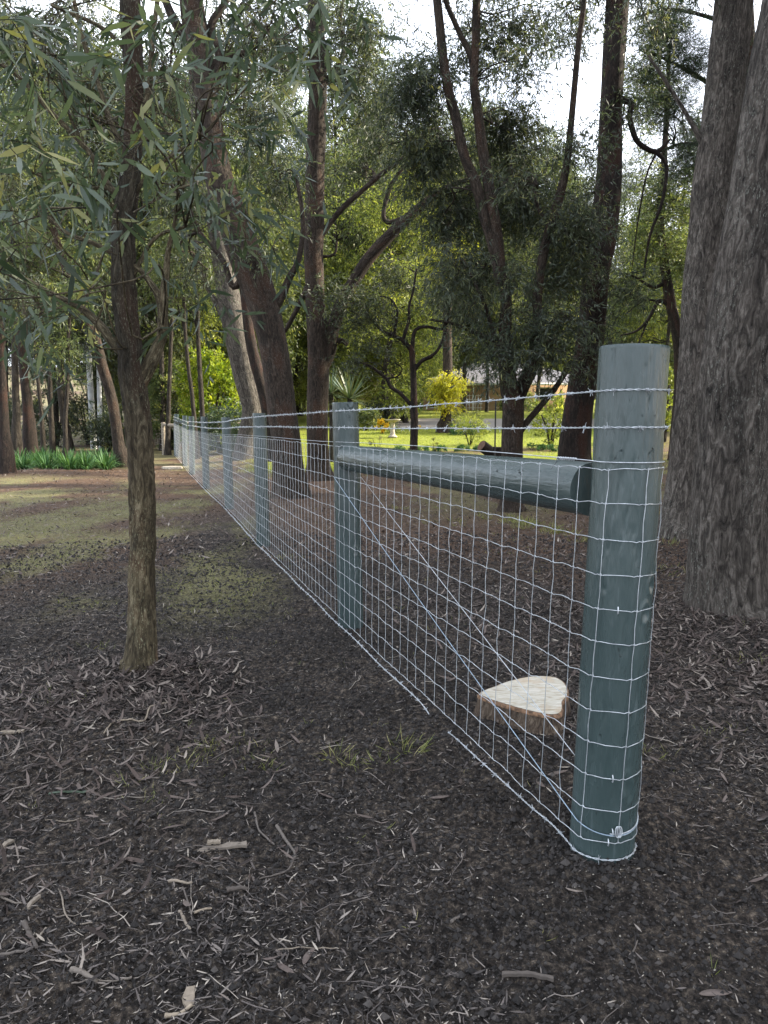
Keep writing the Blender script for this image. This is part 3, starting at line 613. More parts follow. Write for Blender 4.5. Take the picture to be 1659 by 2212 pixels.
def B(u, v, ru, rv, Y, n, rY=None, tone=None):
    c, m_ = PX(u, v, Y); r = (ru*m_, rY if rY else ru*m_*.9, rv*m_); return (c, r, n) if tone is None else (c, r, n, tone)
def tree(name, label, Y, trunk, branches, blobs, bark, leaf, cat='tree', group=None, hi=False, sides=28, flare=.5, cr={}, seed=1, amp=.06, off=None, jit_=.012):
    P, rad = path3(trunk, Y); base = P[0].copy(); g0 = float(ground(base[0], base[1])); base[2] = g0
    root = empty(name, base, label, cat, group); mb = MB(); P = np.vstack([[P[0][0], P[0][1], g0-.12], P]); rad = np.concatenate([[rad[0]*1.05], rad]); P[1][2] = max(P[1][2], g0+.01)
    nodes = []; Pq, rq = limb(mb, P, rad, sides, hi, seed, amp, flare, jit_); nodes.append(Pq[len(Pq)//4:])
    for i, b in enumerate(branches):
        Pb, rb = path3(b, Y); Pq, rq = limb(mb, Pb, rb, 14 if hi else 9, False, seed+i+1, .05, 0, .004); nodes.append(Pq)
    nodes = np.concatenate(nodes); mc_ = MB(); crown(mc_, blobs, nodes, mb, seed, **cr)
    mb.build('trunk', bark, root)
    if mc_.v: mc_.build('crown', [leaf, bark], root)
    return root
GH = dict(leafL=.10, leafW=.019, hi=True, Lsp=.36, K=5, per=2, droop=1.1, nb=2, br=.0065, twig=.0012, hang=.6, spread=.75, mul=.36, ntw=4)
# A: slender near tree at left
tree('gum_tree', 'slender rough-barked tree nearest on the left, forking low with dark side branches', 3.78,
 [(304, 1462, 84), (304, 1430, 72), (306, 1360, 62), (307, 1250, 57), (309, 1130, 56), (304, 1000, 57), (296, 900, 58), (287, 830, 62), (281, 770, 60), (273, 700, 54), (268, 640, 54), (266, 560, 54), (268, 480, 52), (276, 420, 48), (286, 330, 42), (291, 200, 40), (284, 80, 48), (278, -40, 44), (270, -300, 36), (275, -600, 20)],
 [[(300, 830, 34), (322, 790, 32), (342, 748, 26), (351, 715, 22), (352, 655, 22), (358, 600, 16), (364, 540, 11), (380, 470, 7)], [(352, 690, 18), (344, 645, 17), (322, 608, 13), (300, 582, 11), (280, 570, 9)],
  [(275, 770, 24), (246, 742, 22), (215, 702, 18), (170, 662, 15), (120, 640, 13), (60, 606, 11), (0, 586, 10), (-80, 570, 8)], [(170, 662, 9), (185, 640, 7), (205, 600, 6), (225, 540, 5)],
  [(266, 560, 20), (240, 545, 13), (200, 525, 10), (135, 498, 8), (80, 440, 6)], [(276, 420, 22), (240, 408, 15), (190, 325, 12), (100, 230, 10), (40, 165, 8), (-30, 120, 7)],
  [(286, 330, 20), (250, 290, 12), (215, 190, 10), (180, 90, 9), (150, -40, 8)], [(286, 300, 16), (320, 200, 13), (330, 90, 11), (345, -30, 10)], [(276, 440, 12), (320, 380, 8), (380, 330, 6), (430, 300, 4)], [(268, 640, 10), (330, 520, 8), (400, 490, 6)],
  [(240, 408, 8), (150, 400, 6), (60, 370, 5)], [(190, 325, 7), (150, 250, 6), (130, 150, 5)], [(284, 120, 12), (220, 60, 9), (110, 10, 7)]],
 [B(60, 120, 120, 120, 3.6, 90, .5), B(170, 180, 100, 110, 4.4, 90, .3), B(50, 330, 110, 110, 3.6, 80, .5), B(170, 420, 90, 90, 4.3, 70, .3), B(40, 540, 80, 70, 3.1, 40, .3), B(120, 640, 90, 60, 3.5, 34, .3),
  B(430, 40, 100, 70, 3.5, 44, .4), B(560, 60, 110, 90, 3.3, 80, .4), B(390, 240, 60, 110, 4.3, 50, .3), B(400, 420, 60, 90, 3.7, 50, .3), B(540, 330, 70, 100, 3.9, 46, .3), B(490, 520, 60, 80, 3.7, 44, .3), B(430, 660, 40, 60, 3.9, 26, .3), B(560, 500, 60, 80, 3.8, 26, .3),
  B(300, -160, 300, 130, 4.2, 120, .5), B(60, -100, 150, 100, 3.8, 60, .8), B(700, -60, 100, 60, 3.3, 16, .3), B(245, 330, 30, 50, 2.3, 22, .1), B(10, 520, 60, 90, 2.0, 26, .2), B(650, 60, 60, 60, 2.6, 40, .2), B(60, 70, 60, 60, 2.2, 24, .2), B(400, 170, 40, 60, 2.5, 22, .15), B(30, 660, 50, 50, 2.5, 12, .2), B(110, 770, 80, 40, 4.2, 26, .3), B(330, 150, 60, 120, 4.5, 60, .3)],
 BARKM, LEAF_GUM, hi=True, sides=110, flare=.22, cr=GH, seed=3, jit_=.006)
# B: big leaning trunk left of centre
G2 = dict(leafL=.12, leafW=.02, hi=False, Lsp=.6, K=5, per=2, droop=1.0, nb=4, br=.022, twig=.003, hang=.6, spread=.7, mul=3.2, ntw=4)
def G(**k): d = dict(G2); d.update(k); return d
tree('gum_tree', 'thick brown gum leaning left just behind the fence, third post in front of it', 13.6,
 [(630, 1085, 84), (624, 1013, 68), (614, 917, 62), (592, 757, 62), (568, 661, 66), (538, 575, 74), (505, 480, 70), (476, 400, 62), (457, 300, 54), (445, 200, 52), (427, 100, 54), (412, 0, 52), (395, -150, 44), (380, -350, 30)],
 [[(572, 680, 24), (600, 655, 20), (625, 600, 16), (645, 560, 13), (655, 480, 10), (640, 380, 8)], [(540, 575, 22), (505, 620, 14), (480, 560, 12), (430, 500, 9), (400, 420, 7)], [(450, 210, 26), (475, 130, 20), (455, 60, 17), (490, 0, 14), (520, -80, 12)], [(445, 150, 20), (500, 120, 16), (540, 110, 12), (580, 60, 9)], [(427, 110, 22), (380, 50, 20), (350, -20, 16), (330, -100, 14)]],
 [B(500, 120, 90, 100, 15.5, 70, .6), B(560, 250, 80, 110, 14.2, 80, .6), B(590, 400, 60, 110, 14.2, 70, .6), B(360, 200, 70, 130, 14.8, 80, .8), B(400, 420, 60, 100, 15.2, 70, .8), B(570, 60, 80, 80, 13.8, 70, .8), B(560, 560, 30, 50, 13.0, 12, .3), B(450, -160, 260, 120, 13.6, 200), B(420, 600, 50, 80, 15.5, 40, .8)],
 BARK, LEAF_GREY, sides=56, flare=.3, cr=G(), seed=9)
tree('gum_tree', 'grey leaning trunk at left of the thick brown pair, behind the far fence posts', 23.5,
 [(527, 985, 44), (534, 940, 40), (545, 885, 42), (533, 830, 46), (515, 750, 50), (500, 669, 50), (484, 590, 46), (470, 500, 40), (450, 400, 34), (430, 280, 30), (420, 150, 26), (410, 0, 20)],
 [[(510, 730, 20), (470, 660, 14), (440, 600, 11), (420, 520, 8)]],
 [B(420, 330, 120, 110, 23, 150), B(380, 520, 90, 80, 23, 90), B(430, 100, 130, 120, 24, 150)], BARKG, LEAF_MID, sides=36, flare=.3, cr=G(leafL=.15, leafW=.03, twig=.005), seed=14)
tree('gum_tree', 'thin dark leaning trunk squeezed between the two thick leaning gums', 22,
 [(590, 1005, 28), (583, 930, 27), (570, 850, 26), (551, 780, 25), (538, 710, 22), (528, 640, 18), (520, 560, 15), (515, 420, 10)], [],
 [B(540, 450, 70, 80, 22, 60)], BARKD, LEAF_MID, sides=20, cr=G(leafL=.15, leafW=.03, twig=.005), seed=15)
# E: straight tree with the big arching limb
tree('gum_tree', 'straight brown gum beside second post, a heavy limb arching out to the right', 17,
 [(690, 1048, 66), (688, 1000, 50), (685, 917, 46), (688, 757, 47), (680, 629, 42), (678, 550, 43), (680, 430, 42), (683, 300, 40), (687, 150, 39), (681, 20, 35), (678, -150, 30), (670, -350, 20)],
 [[(690, 800, 36), (708, 760, 34), (719, 709, 30), (735, 661, 28), (757, 620, 28), (795, 560, 27), (845, 505, 25), (890, 463, 22), (935, 425, 18), (990, 395, 12), (1050, 380, 8)], [(680, 530, 16), (710, 485, 13), (745, 445, 12), (790, 405, 11), (829, 372, 10), (862, 350, 9), (900, 310, 8), (925, 280, 6)],
  [(880, 470, 15), (840, 480, 10), (828, 460, 10), (845, 400, 9), (880, 350, 8)], [(712, 752, 16), (735, 735, 12), (750, 745, 8)], [(676, 590, 14), (655, 640, 12), (625, 700, 10), (612, 720, 7)], [(687, 200, 14), (740, 120, 9), (735, 40, 8), (750, -40, 7)], [(680, 555, 8), (720, 550, 6), (728, 520, 5)]],
 [B(780, 200, 80, 110, 16.5, 90), B(820, 300, 80, 70, 18.3, 70, 1), B(760, 60, 120, 90, 16, 110), B(620, 120, 90, 100, 17, 90), B(980, 340, 80, 60, 18.3, 80, 1), B(700, -160, 260, 130, 17, 260), B(770, 380, 60, 40, 18.2, 26, .8)],
 BARK, LEAF_GREY, sides=44, flare=.3, cr=G(leafL=.13, leafW=.022, twig=.003), seed=21)
# F: slender dark tree in the middle
tree('wattle_tree', 'slender dark tree with crooked open branches in front of the sunny lawn', 16.5,
 [(893, 1035, 20), (893, 968, 17), (895, 900, 16), (893, 830, 14), (890, 765, 13), (886, 745, 12)],
 [[(888, 755, 11), (870, 735, 9), (851, 725, 8), (828, 716, 7), (809, 697, 6), (787, 671, 4)], [(870, 735, 8), (883, 693, 7), (884, 661, 6), (892, 629, 5), (900, 580, 4)], [(851, 725, 7), (855, 700, 6), (858, 670, 5), (842, 645, 4), (820, 640, 3)],
  [(890, 760, 10), (896, 715, 8), (921, 706, 7), (955, 711, 6), (965, 690, 4), (1000, 670, 3)], [(895, 800, 9), (912, 779, 8), (940, 763, 7), (958, 731, 6), (967, 690, 5), (975, 640, 4)], [(895, 885, 9), (880, 866, 9), (862, 848, 8), (844, 836, 8), (835, 818, 7), (819, 805, 6), (803, 792, 5), (774, 782, 3)], [(896, 790, 5), (915, 780, 4), (935, 772, 3)], [(835, 818, 4), (860, 812, 3), (868, 795, 3), (855, 785, 2)]],
 [B(790, 680, 75, 65, 16.3, 80), B(860, 600, 70, 50, 17.5, 60, .8), B(960, 640, 70, 60, 16.5, 60), B(770, 790, 40, 30, 16.3, 16), B(830, 750, 60, 30, 16.4, 18), B(720, 650, 40, 60, 16, 30)],
 BARKD, LEAF_GREY, sides=18, cr=G(leafL=.11, leafW=.02, Lsp=.5, droop=.6, hang=.2, spread=.8, br=.012, nb=3), seed=25)
# G: multi-stemmed tree with dense hanging foliage
tree('gum_tree', 'many-stemmed tree behind the brace rail wrapped in dense hanging grey-green foliage', 11.5,
 [(1103, 1118, 58), (1103, 1080, 46), (1105, 1040, 44), (1107, 977, 45), (1107, 877, 46), (1096, 817, 38), (1093, 717, 28), (1091, 637, 25), (1079, 600, 27), (1074, 525, 27), (1060, 425, 24), (1044, 325, 23), (1034, 250, 21), (1024, 175, 19), (1029, 75, 18), (1031, 0, 17), (1040, -200, 10)],
 [[(1110, 880, 34), (1128, 837, 32), (1150, 785, 28), (1160, 697, 22), (1161, 637, 20), (1174, 550, 21), (1194, 475, 22), (1209, 425, 21), (1225, 350, 16), (1238, 225, 14), (1249, 100, 13), (1260, 20, 12), (1270, -100, 9)],
  [(1080, 610, 18), (1063, 530, 20), (1047, 470, 22), (1029, 400, 23), (1004, 340, 22), (984, 250, 22), (964, 175, 21), (950, 50, 20), (942, -30, 18), (930, -200, 10)], [(1024, 150, 14), (1012, 110, 13), (994, 75, 12), (968, 15, 11), (950, -40, 9)],
  [(1118, 940, 16), (1140, 910, 14), (1170, 875, 13), (1200, 838, 12), (1222, 805, 11), (1232, 780, 8)], [(1209, 425, 12), (1180, 470, 9), (1160, 440, 8), (1150, 380, 6)], [(1200, 470, 10), (1230, 505, 7), (1265, 515, 6), (1290, 540, 4)], [(1060, 430, 10), (1110, 380, 7), (1160, 400, 5)], [(1100, 820, 16), (1080, 760, 12), (1060, 700, 10), (1040, 640, 8), (1000, 560, 6)], [(1085, 740, 14), (1030, 720, 10), (980, 700, 7), (930, 690, 5)]],
 [B(890, 190, 90, 140, 11.8, 200, 1), B(1010, 140, 110, 130, 12.8, 110, .8), B(910, 370, 90, 100, 12.4, 150, .8), B(1100, 290, 100, 90, 12.6, 190, .8), B(970, 480, 110, 90, 12.8, 170, .8), B(1130, 450, 90, 90, 13, 190, .8), B(1020, 600, 90, 80, 12.8, 130, .8), B(1215, 590, 80, 90, 12.6, 130, .8), B(1150, 720, 60, 50, 11.0, 60, .6), B(1210, 770, 40, 50, 10.9, 30, .4), B(1110, 790, 50, 40, 10.8, 22, .3), B(1010, 680, 60, 45, 11.3, 36, .6), B(1060, 760, 40, 40, 11, 24, .4), B(1240, 480, 80, 100, 11.4, 120, .8), B(1240, 330, 60, 80, 11.5, 40, .8), B(1110, 50, 120, 80, 11.8, 110, 1), B(1215, 90, 70, 90, 12.5, 50, .8), B(1400, 80, 60, 80, 13.5, 40, .8), B(1235, 690, 50, 50, 10.9, 34, .4), B(1000, -150, 250, 130, 11.5, 260, 1.6), B(1130, 160, 70, 60, 11.4, 40, .8), B(1115, 380, 25, 60, 10.8, 24, .3), B(1120, 600, 22, 60, 10.8, 20, .3), B(980, 590, 60, 60, 11.0, 40, .4)],
 BARK, LEAF_GREY, sides=44, flare=.35, cr=G(leafL=.105, leafW=.017, Lsp=.5, twig=.002, br=.018, nb=3, per=2, K=6), seed=31)
# H: dark tall tree
tree('gum_tree', 'tall black-barked trunk directly left of the tall near post, a crooked limb at its right', 14,
 [(1240, 1080, 88), (1241, 977, 70), (1257, 837, 59), (1278, 717, 58), (1287, 597, 56), (1304, 500, 58), (1317, 350, 52), (1322, 200, 47), (1333, 0, 50), (1340, -200, 44), (1345, -500, 30)],
 [[(1325, 205, 20), (1349, 218, 13), (1364, 226, 12), (1360, 252, 12), (1370, 293, 12), (1386, 315, 11), (1418, 328, 10), (1440, 308, 7), (1450, 300, 4)], [(1412, 326, 9), (1421, 332, 9), (1440, 362, 8), (1429, 440, 7), (1404, 510, 6), (1389, 600, 4)], [(1418, 330, 5), (1395, 385, 4), (1375, 500, 3), (1365, 580, 2)], [(1300, 410, 8), (1270, 420, 6), (1245, 430, 4)]],
 [B(1290, -60, 150, 80, 14, 110, 2), B(1340, 230, 60, 100, 14, 26, .8), B(1350, 620, 60, 50, 13.6, 40, .8), B(1310, 760, 40, 60, 13, 20, .6), B(1400, -300, 300, 150, 14, 260, 3)],
 BARKD, LEAF_GREY, sides=56, flare=.3, cr=G(), seed=37)
# right hand pair
tree('gum_tree', 'smooth grey-brown trunk behind the big near trunk at the right edge', 8.6,
 [(1470, 1160, 120), (1478, 1120, 98), (1492, 1000, 90), (1507, 800, 86), (1520, 600, 84), (1532, 480, 84), (1552, 300, 82), (1572, 120, 80), (1588, -20, 78), (1610, -250, 70), (1640, -600, 50)],
 [[(1530, 330, 20), (1490, 260, 10), (1440, 180, 8), (1400, 120, 5)]], [B(1480, -120, 130, 90, 8.6, 60, 1), B(1600, -500, 420, 200, 9, 420, 3)], BARKG, LEAF_DARK, hi=True, sides=150, flare=.42, cr=G(leafL=.1, leafW=.016), seed=41, jit_=.01)
tree('gum_tree', 'massive furrowed grey trunk standing nearest at the right edge of the photo', 5.0,
 [(1574, 1350, 196), (1574, 1290, 176), (1577, 1180, 168), (1590, 1000, 172), (1612, 800, 178), (1640, 600, 176), (1668, 400, 170), (1700, 200, 165), (1735, 0, 160), (1790, -250, 140), (1850, -700, 90)],
 [], [B(1850, -600, 500, 200, 6, 260, 2.0)], BARKG, LEAF_GREY, hi=True, sides=260, flare=.22, cr=G(leafL=.1, leafW=.016), seed=47, amp=.10, jit_=.015)
tree('wattle_tree', 'dark crooked trunk seen between the near post and the right edge trunks', 22,
 [(1462, 950, 30), (1469, 830, 24), (1465, 740, 23), (1446, 640, 22), (1433, 560, 19), (1426, 480, 17), (1432, 380, 14), (1440, 250, 11), (1445, 100, 8)],
 [[(1455, 670, 12), (1425, 650, 9), (1400, 690, 7), (1375, 715, 5), (1340, 725, 3)], [(1440, 610, 10), (1410, 620, 7), (1375, 600, 5), (1350, 590, 3)], [(1462, 730, 10), (1490, 690, 7), (1500, 640, 5)], [(1400, 690, 5), (1380, 740, 4), (1370, 760, 2)], [(1425, 650, 5), (1390, 650, 4), (1350, 680, 2)]],
 [B(1430, 420, 90, 110, 22, 170), B(1400, 520, 70, 80, 21.5, 70), B(1470, 560, 50, 80, 22, 60), B(1400, 220, 90, 110, 22, 120)], BARKD, LEAF_MID, sides=22, cr=G(leafL=.15, leafW=.028, Lsp=.8, droop=.5, hang=.1, spread=.8, twig=.004), seed=51)
tree('pine_tree', 'dark feathery conifer boughs reaching in at upper right behind the tall trunks', 16,
 [(1640, 1000, 60), (1640, 800, 50), (1630, 500, 42), (1620, 200, 34), (1610, -100, 24), (1600, -400, 12)],
 [[(1620, 250, 16), (1560, 200, 11), (1480, 150, 8), (1400, 110, 5)], [(1625, 380, 14), (1560, 330, 10), (1480, 310, 7), (1420, 330, 4)], [(1615, 80, 14), (1540, 40, 9), (1440, 20, 6), (1370, 40, 4)]],
 [B(1440, 60, 90, 70, 15.5, 190, 1), B(1400, 160, 60, 50, 15.5, 60, 1), B(1460, 230, 70, 40, 15.5, 90, .9), B(1480, 360, 50, 40, 15.7, 70, .8), B(1500, 130, 60, 60, 15.6, 110, 1), B(1430, -60, 140, 60, 15.5, 140, 1), B(1640, 200, 40, 160, 15.6, 100, 1)], BARKD, LEAF_DARK, sides=20, cr=G(leafL=.11, leafW=.006, Lsp=.45, K=6, per=4, droop=.3, hang=0, spread=.7, twig=.003), seed=55)
# left distance
tree('gum_tree', 'reddish leaning trunk behind the slender near tree, beside the strap-leaf bed', 21.5,
 [(262, 986, 32), (256, 960, 25), (248, 905, 23), (238, 849, 22), (220, 790, 22), (203, 725, 21), (180, 690, 20), (163, 660, 19), (145, 590, 17), (126, 525, 15), (100, 430, 12), (85, 300, 9)], [[(180, 690, 9), (140, 650, 7), (100, 640, 5)], [(145, 590, 8), (180, 520, 6), (190, 450, 5)]],
 [B(110, 400, 130, 110, 21.5, 170), B(200, 560, 90, 80, 21, 90), B(60, 250, 120, 120, 22, 130), B(90, 690, 90, 60, 20.5, 60)], BARK, LEAF_MID, sides=26, flare=.4, cr=G(leafL=.15, leafW=.028, Lsp=.8, twig=.004), seed=61)
tree('gum_tree', 'dark rough trunk at the far left edge of the photo', 17.5,
 [(12, 982, 34), (10, 940, 24), (8, 880, 20), (4, 800, 18), (0, 700, 17), (-8, 560, 14), (-20, 300, 11), (-30, 0, 8)], [], [B(-20, 380, 110, 130, 17.5, 120), B(30, 640, 70, 90, 17.2, 60), B(0, 100, 110, 120, 17.5, 110)], BARKD, LEAF_GREY, sides=26, flare=.4, cr=G(), seed=63)
tree('gum_tree', 'broad black trunk standing in the dark wood at left, thin stem beside it', 26,
 [(64, 945, 30), (62, 900, 24), (56, 840, 20), (50, 784, 17), (46, 700, 14), (45, 550, 10)], [], [B(50, 560, 90, 90, 26, 110)], BARKD, LEAF_GREY, sides=18, flare=.3, cr=G(leafL=.18, leafW=.035, Lsp=.9, twig=.005), seed=65)
tree('gum_tree', 'thin upright stem rising out of the strap-leaf bed', 19.5,
 [(140, 985, 13), (142, 950, 10), (141, 900, 9), (144, 850, 9), (145, 806, 8), (148, 740, 7), (150, 640, 5)], [], [B(150, 640, 70, 70, 19.5, 60), B(130, 760, 60, 50, 19.3, 30)], BARKF, LEAF_MID, sides=14, cr=G(leafL=.15, leafW=.03), seed=67)
LAB = ['thin pale stem in the wood behind the strap-leaf bed, near its left end', 'thin straight stem between the wide black trunk and the pole', 'slim leaning stem just left of the grey pole', 'thin brown stem left of the lime shrub, behind the far posts', 'slim brown stem in front of the lime shrub', 'twin-looking slim stem rising over the fifth post', 'slight dark stem behind the rail fence at the end of the new fence']
for i, (u, v, wd, Y, du) in enumerate([(36, 940, 16, 25, -6), (92, 940, 8, 27, -22), (112, 935, 9, 28, -10), (362, 960, 10, 27, 8), (440, 962, 12, 26, -12), (424, 962, 10, 25, -24), (352, 965, 12, 30, -4)]):
    tree('gum_tree', LAB[i], Y, [(u, v, wd*1.3), (u+du*.1, v-40, wd), (u+du*.4, v-110, wd*.9), (u+du, v-240, wd*.8), (u+du*1.3, v-400, wd*.6), (u+du*2, v-600, wd*.4)], [[(u+du, v-240, wd*.4), (u+du-20, v-320, wd*.3), (u+du-30, v-400, wd*.2)]],
         [B(u+du, v-380, 80, 110, Y, 90), B(u+du*2, v-600, 100, 110, Y, 90)], BARKF, LEAF_MID, sides=12, cr=G(leafL=.17, leafW=.035, Lsp=.9, twig=.004), seed=70+i)
# creeper-hung trunk by the house
tree('creeper_tree', 'brown trunk with hanging bright yellow-green foliage before the tan house', 34,
 [(960, 920, 32), (963, 905, 24), (966, 860, 22), (967, 810, 21), (966, 720, 20), (968, 600, 18), (970, 450, 13)], [], [B(962, 832, 26, 24, 33.4, 100, .6, .6), B(985, 830, 18, 26, 33.5, 50, .5, .6), B(950, 860, 14, 24, 33.3, 24, .4, .8), B(975, 880, 14, 24, 33.4, 16, .4, .9), B(970, 560, 90, 90, 34, 160, 2, .2)],
 BARK, LEAF_YEL, sides=18, cr=G(leafL=.16, leafW=.035, Lsp=.5, nb=2, twig=.004), seed=81)
# ------------------------------------------------------------------ background wood: prototypes copied as individuals
def proto(name, label, group, H, leaf, bark, seed, nbl, spread_, low, ll=.26, lwid=.06, ns_=70, tr=.16, droop=.9):
    global rng
    rng = np.random.default_rng(seed); root = empty(name, (0, 0, 0), label, 'tree', group); mb = MB(); mc_ = MB()
    zz = np.linspace(-.3, H*.85, 7); px_ = np.cumsum(rng.normal(size=7)*.16); py_ = np.cumsum(rng.normal(size=7)*.16); P = np.stack([px_-px_[0], py_-py_[0], zz], -1)
    Pq, rq = limb(mb, P, np.linspace(tr*1.2, tr*.25, 7), 14, False, seed, .06, .3, .02); nodes = [Pq[len(Pq)//4:]]; blobs = []
    for k in range(nbl):
        h = H*(low+(1-low)*(k+.5)/nbl); a = k*2.4+rng.random(); q = spread_*(1-.55*abs((h/H-low)/(1-low)-.45))*rng.uniform(.35, 1)
        c = np.array([math.cos(a)*q, math.sin(a)*q, h]); blobs.append((c, (spread_*.42, spread_*.42, H*.10), ns_, .45))
    crown(mc_, blobs, np.concatenate(nodes), mb, seed, leafL=ll, leafW=lwid, Lsp=1.0, K=4, per=2, droop=droop, nb=2, br=.035, twig=.006)
    mb.build('trunk', bark, root); mc_.build('crown', [leaf, bark], root); return root
used = {}
def place(root, x, y, s, rz, sz=None):
    if root.name not in used: used[root.name] = 1; r = root
    else:
        r = root.copy(); sc.collection.objects.link(r)
        for ch in root.children:
            c = ch.copy(); sc.collection.objects.link(c); c.parent = r
    r.location = (x, y, float(ground(x, y))-.05); r.scale = (s, s, sz or s); r.rotation_euler = (0, 0, rz); return r
g_wood = 'trees of the wood behind'
pA = proto('gum_tree', 'tall grey-green gum in the wood far behind the fence', 'grey-green gums of the far wood', 20, LEAF_MID, BARKF, 101, 22, 4.2, .2, .2, .05, 230, .13)
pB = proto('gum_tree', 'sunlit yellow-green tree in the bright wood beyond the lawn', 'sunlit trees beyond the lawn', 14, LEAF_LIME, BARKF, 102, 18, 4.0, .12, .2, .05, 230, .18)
pC = proto('gum_tree', 'tall shaded tree with dull dark foliage at the back', 'dull dark trees at the back', 20, LEAF_GREY, BARKF, 103, 22, 4.2, .22, .2, .045, 230, .14)
pD = proto('round_tree', 'round leafy mid-green tree on the rising ground', 'round green trees on the rising ground', 9, LEAF_MID, BARKF, 104, 14, 3.6, .12, .2, .06, 200)
rs = np.random.default_rng(77)
spots = []
for (pr, u0, u1, y0, y1, n, s0, s1) in [(pC, -60, 330, 28, 42, 6, .7, .95), (pA, 260, 560, 32, 52, 6, .8, 1.15), (pC, 380, 900, 45, 62, 3, .7, .9), (pA, 780, 1180, 50, 64, 6, .95, 1.2), (pC, 1020, 1320, 78, 90, 5, 1.1, 1.4), (pB, 300, 900, 33, 55, 14, .7, 1.1), (pA, 560, 900, 45, 75, 8, .9, 1.3), (pD, 560, 1000, 75, 110, 12, 1.0, 1.6), (pB, 900, 1300, 80, 100, 7, .9, 1.3), (pA, 950, 1400, 82, 105, 8, 1.1, 1.5), (pB, 1330, 1560, 38, 60, 6, .6, .85), (pD, 1350, 1700, 34, 55, 6, .7, 1.0), (pC, 1400, 1750, 45, 70, 5, .8, 1.1), (pC, 300, 900, 85, 120, 9, 1.2, 1.7), (pC, -100, 300, 50, 70, 3, .8, 1.0)]:
    for k in range(n):
        Y = y0+(y1-y0)*rs.random(); u = u0+(u1-u0)*((k+rs.random())/n); x = (u-CX)/F*Y
        place(pr, x, Y, s0+(s1-s0)*rs.random(), rs.random()*6.28)
# tall trees out of frame to the right and behind whose crowns shade the near ground
for (x, y, s) in [(10.5, 9.5, .6), (13.5, 12, .75), (9, 4.5, .6), (15, 17, .7), (13, 6, .7), (-8, 4, .6), (-6, -3, .6), (5, -5, .6), (18, 11, .8), (20, 18, .8), (10.4, 15.2, .6), (12.3, 19.5, .62), (15.8, 23.5, .6), (17, 14.5, .7), (8.2, 7.2, .55), (6.5, 1.5, .6), (21, 13, .9), (22, 22, .7), (12.5, 9, .6), (16, 9.5, .7), (11, 3, .6), (15.5, 1, .7), (18, 6, .8), (14, 20.5, .55)]:
    place(pC, x, y, s, rs.random()*6.28)
rng = np.random.default_rng(99)
# ------------------------------------------------------------------ shrubs and garden plants
def shrub(name, label, u, v, Y, wpx, hpx, leaf, n, ll=.08, lw_=.04, cat='shrub', group=None, dens=1, rY=None, droop=.3, stems=5):
    p, m_ = PX(u, v, Y); x0 = p[0]; g0 = float(ground(x0, Y)); root = empty(name, (x0, Y, g0), label, cat, group); mb = MB(); mc_ = MB()
    W, H = wpx*m_/2, hpx*m_; H = max(H, .1)
    for k in range(stems):
        a = k*2.4; e = np.array([x0+math.cos(a)*W*.6, Y+math.sin(a)*W*.5, g0+H*rng.uniform(.5, .9)]); P = catmull(np.array([[x0+math.cos(a)*.04*W, Y, g0-.05], [x0+math.cos(a)*W*.25, Y+math.sin(a)*W*.2, g0+H*.35], e]), 4); tube(mb, P, np.linspace(.02, .006, len(P))*max(.4, H), 6, rn=.5)
    ncl = max(2, n//10); cl, _ = ell(ncl, (x0, Y, g0+H*.52), (W*.95, rY or W*.8, H*.48), .3); O = np.repeat(cl, 10, 0)+rng.normal(size=(ncl*10, 3))*min(W, H)*.12
    O[:, 2] = np.maximum(O[:, 2], g0+.02)
    D = nrm(O-np.array([x0, Y, g0+H*.1])+rng.normal(size=O.shape)*.5*W); sprays(mc_, O, D, min(W, H)*.28, 3, ll, lw_, 3, droop, False, .003, np.repeat(np.clip(.5+rng.normal(size=ncl)*.14, 0, 1), 10), .9, hang=.1)
    mb.build('stem', BARKF, root); mc_.build('foliage', [leaf, BARKF], root); return root
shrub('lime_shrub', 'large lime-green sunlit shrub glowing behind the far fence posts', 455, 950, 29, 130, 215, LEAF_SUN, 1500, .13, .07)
shrub('green_shrub', 'mid-green rounded shrub at left of the large lime shrub', 370, 950, 30.5, 100, 190, LEAF_MID, 900, .13, .06)
shrub('green_shrub', 'dark hedge-like shrub low behind the far posts', 500, 960, 27, 140, 90, LEAF_DARK, 700, .11, .05)
shrub('green_shrub', 'small yellow-green shrub seen between the thick leaning gums', 556, 960, 32, 60, 130, LEAF_LIME, 300, .12, .06)
for i, (u, wp, hp, Y, lab) in enumerate([(40, 120, 120, 30, 'dusky undergrowth bush behind the left end of the strap-leaf bed'), (120, 110, 150, 33, 'dusky undergrowth bush in the middle of the dark wood at left'), (190, 100, 110, 35, 'dusky undergrowth bush behind the foot of the grey pole'), (290, 110, 190, 34, 'pale green tall bush behind the slender near tree trunk'), (235, 80, 90, 29, 'grey-green bush right of the grey pole foot')]):
    shrub('green_shrub', lab, u, 948, Y, wp, hp, [LEAF_GREY, LEAF_GREY, LEAF_GREY, LEAF_MID, LEAF_GREY][i], 700, .12, .04)
shrub('garden_shrub', 'loose yellow-green bush left of the tall black-barked trunk', 1190, 950, 26, 80, 115, LEAF_LIME, 420, .09, .04)
shrub('garden_shrub', 'low wispy bush on the lawn in front of the tan house', 1015, 945, 27, 75, 60, LEAF_LIME, 330, .09, .016)
shrub('garden_shrub', 'olive shrub growing against the wall of the tan house, right of its window', 1120, 895, 60, 90, 40, LEAF_MID, 420, .16, .06)
shrub('garden_shrub', 'dry tan-tipped bush behind the wispy one before the tan house', 1010, 925, 33, 70, 50, GRASSD, 260, .1, .02)
shrub('garden_shrub', 'grey-green rounded bush on the slope behind the birdbath', 820, 905, 42, 70, 55, LEAF_GREY, 420, .13, .05)
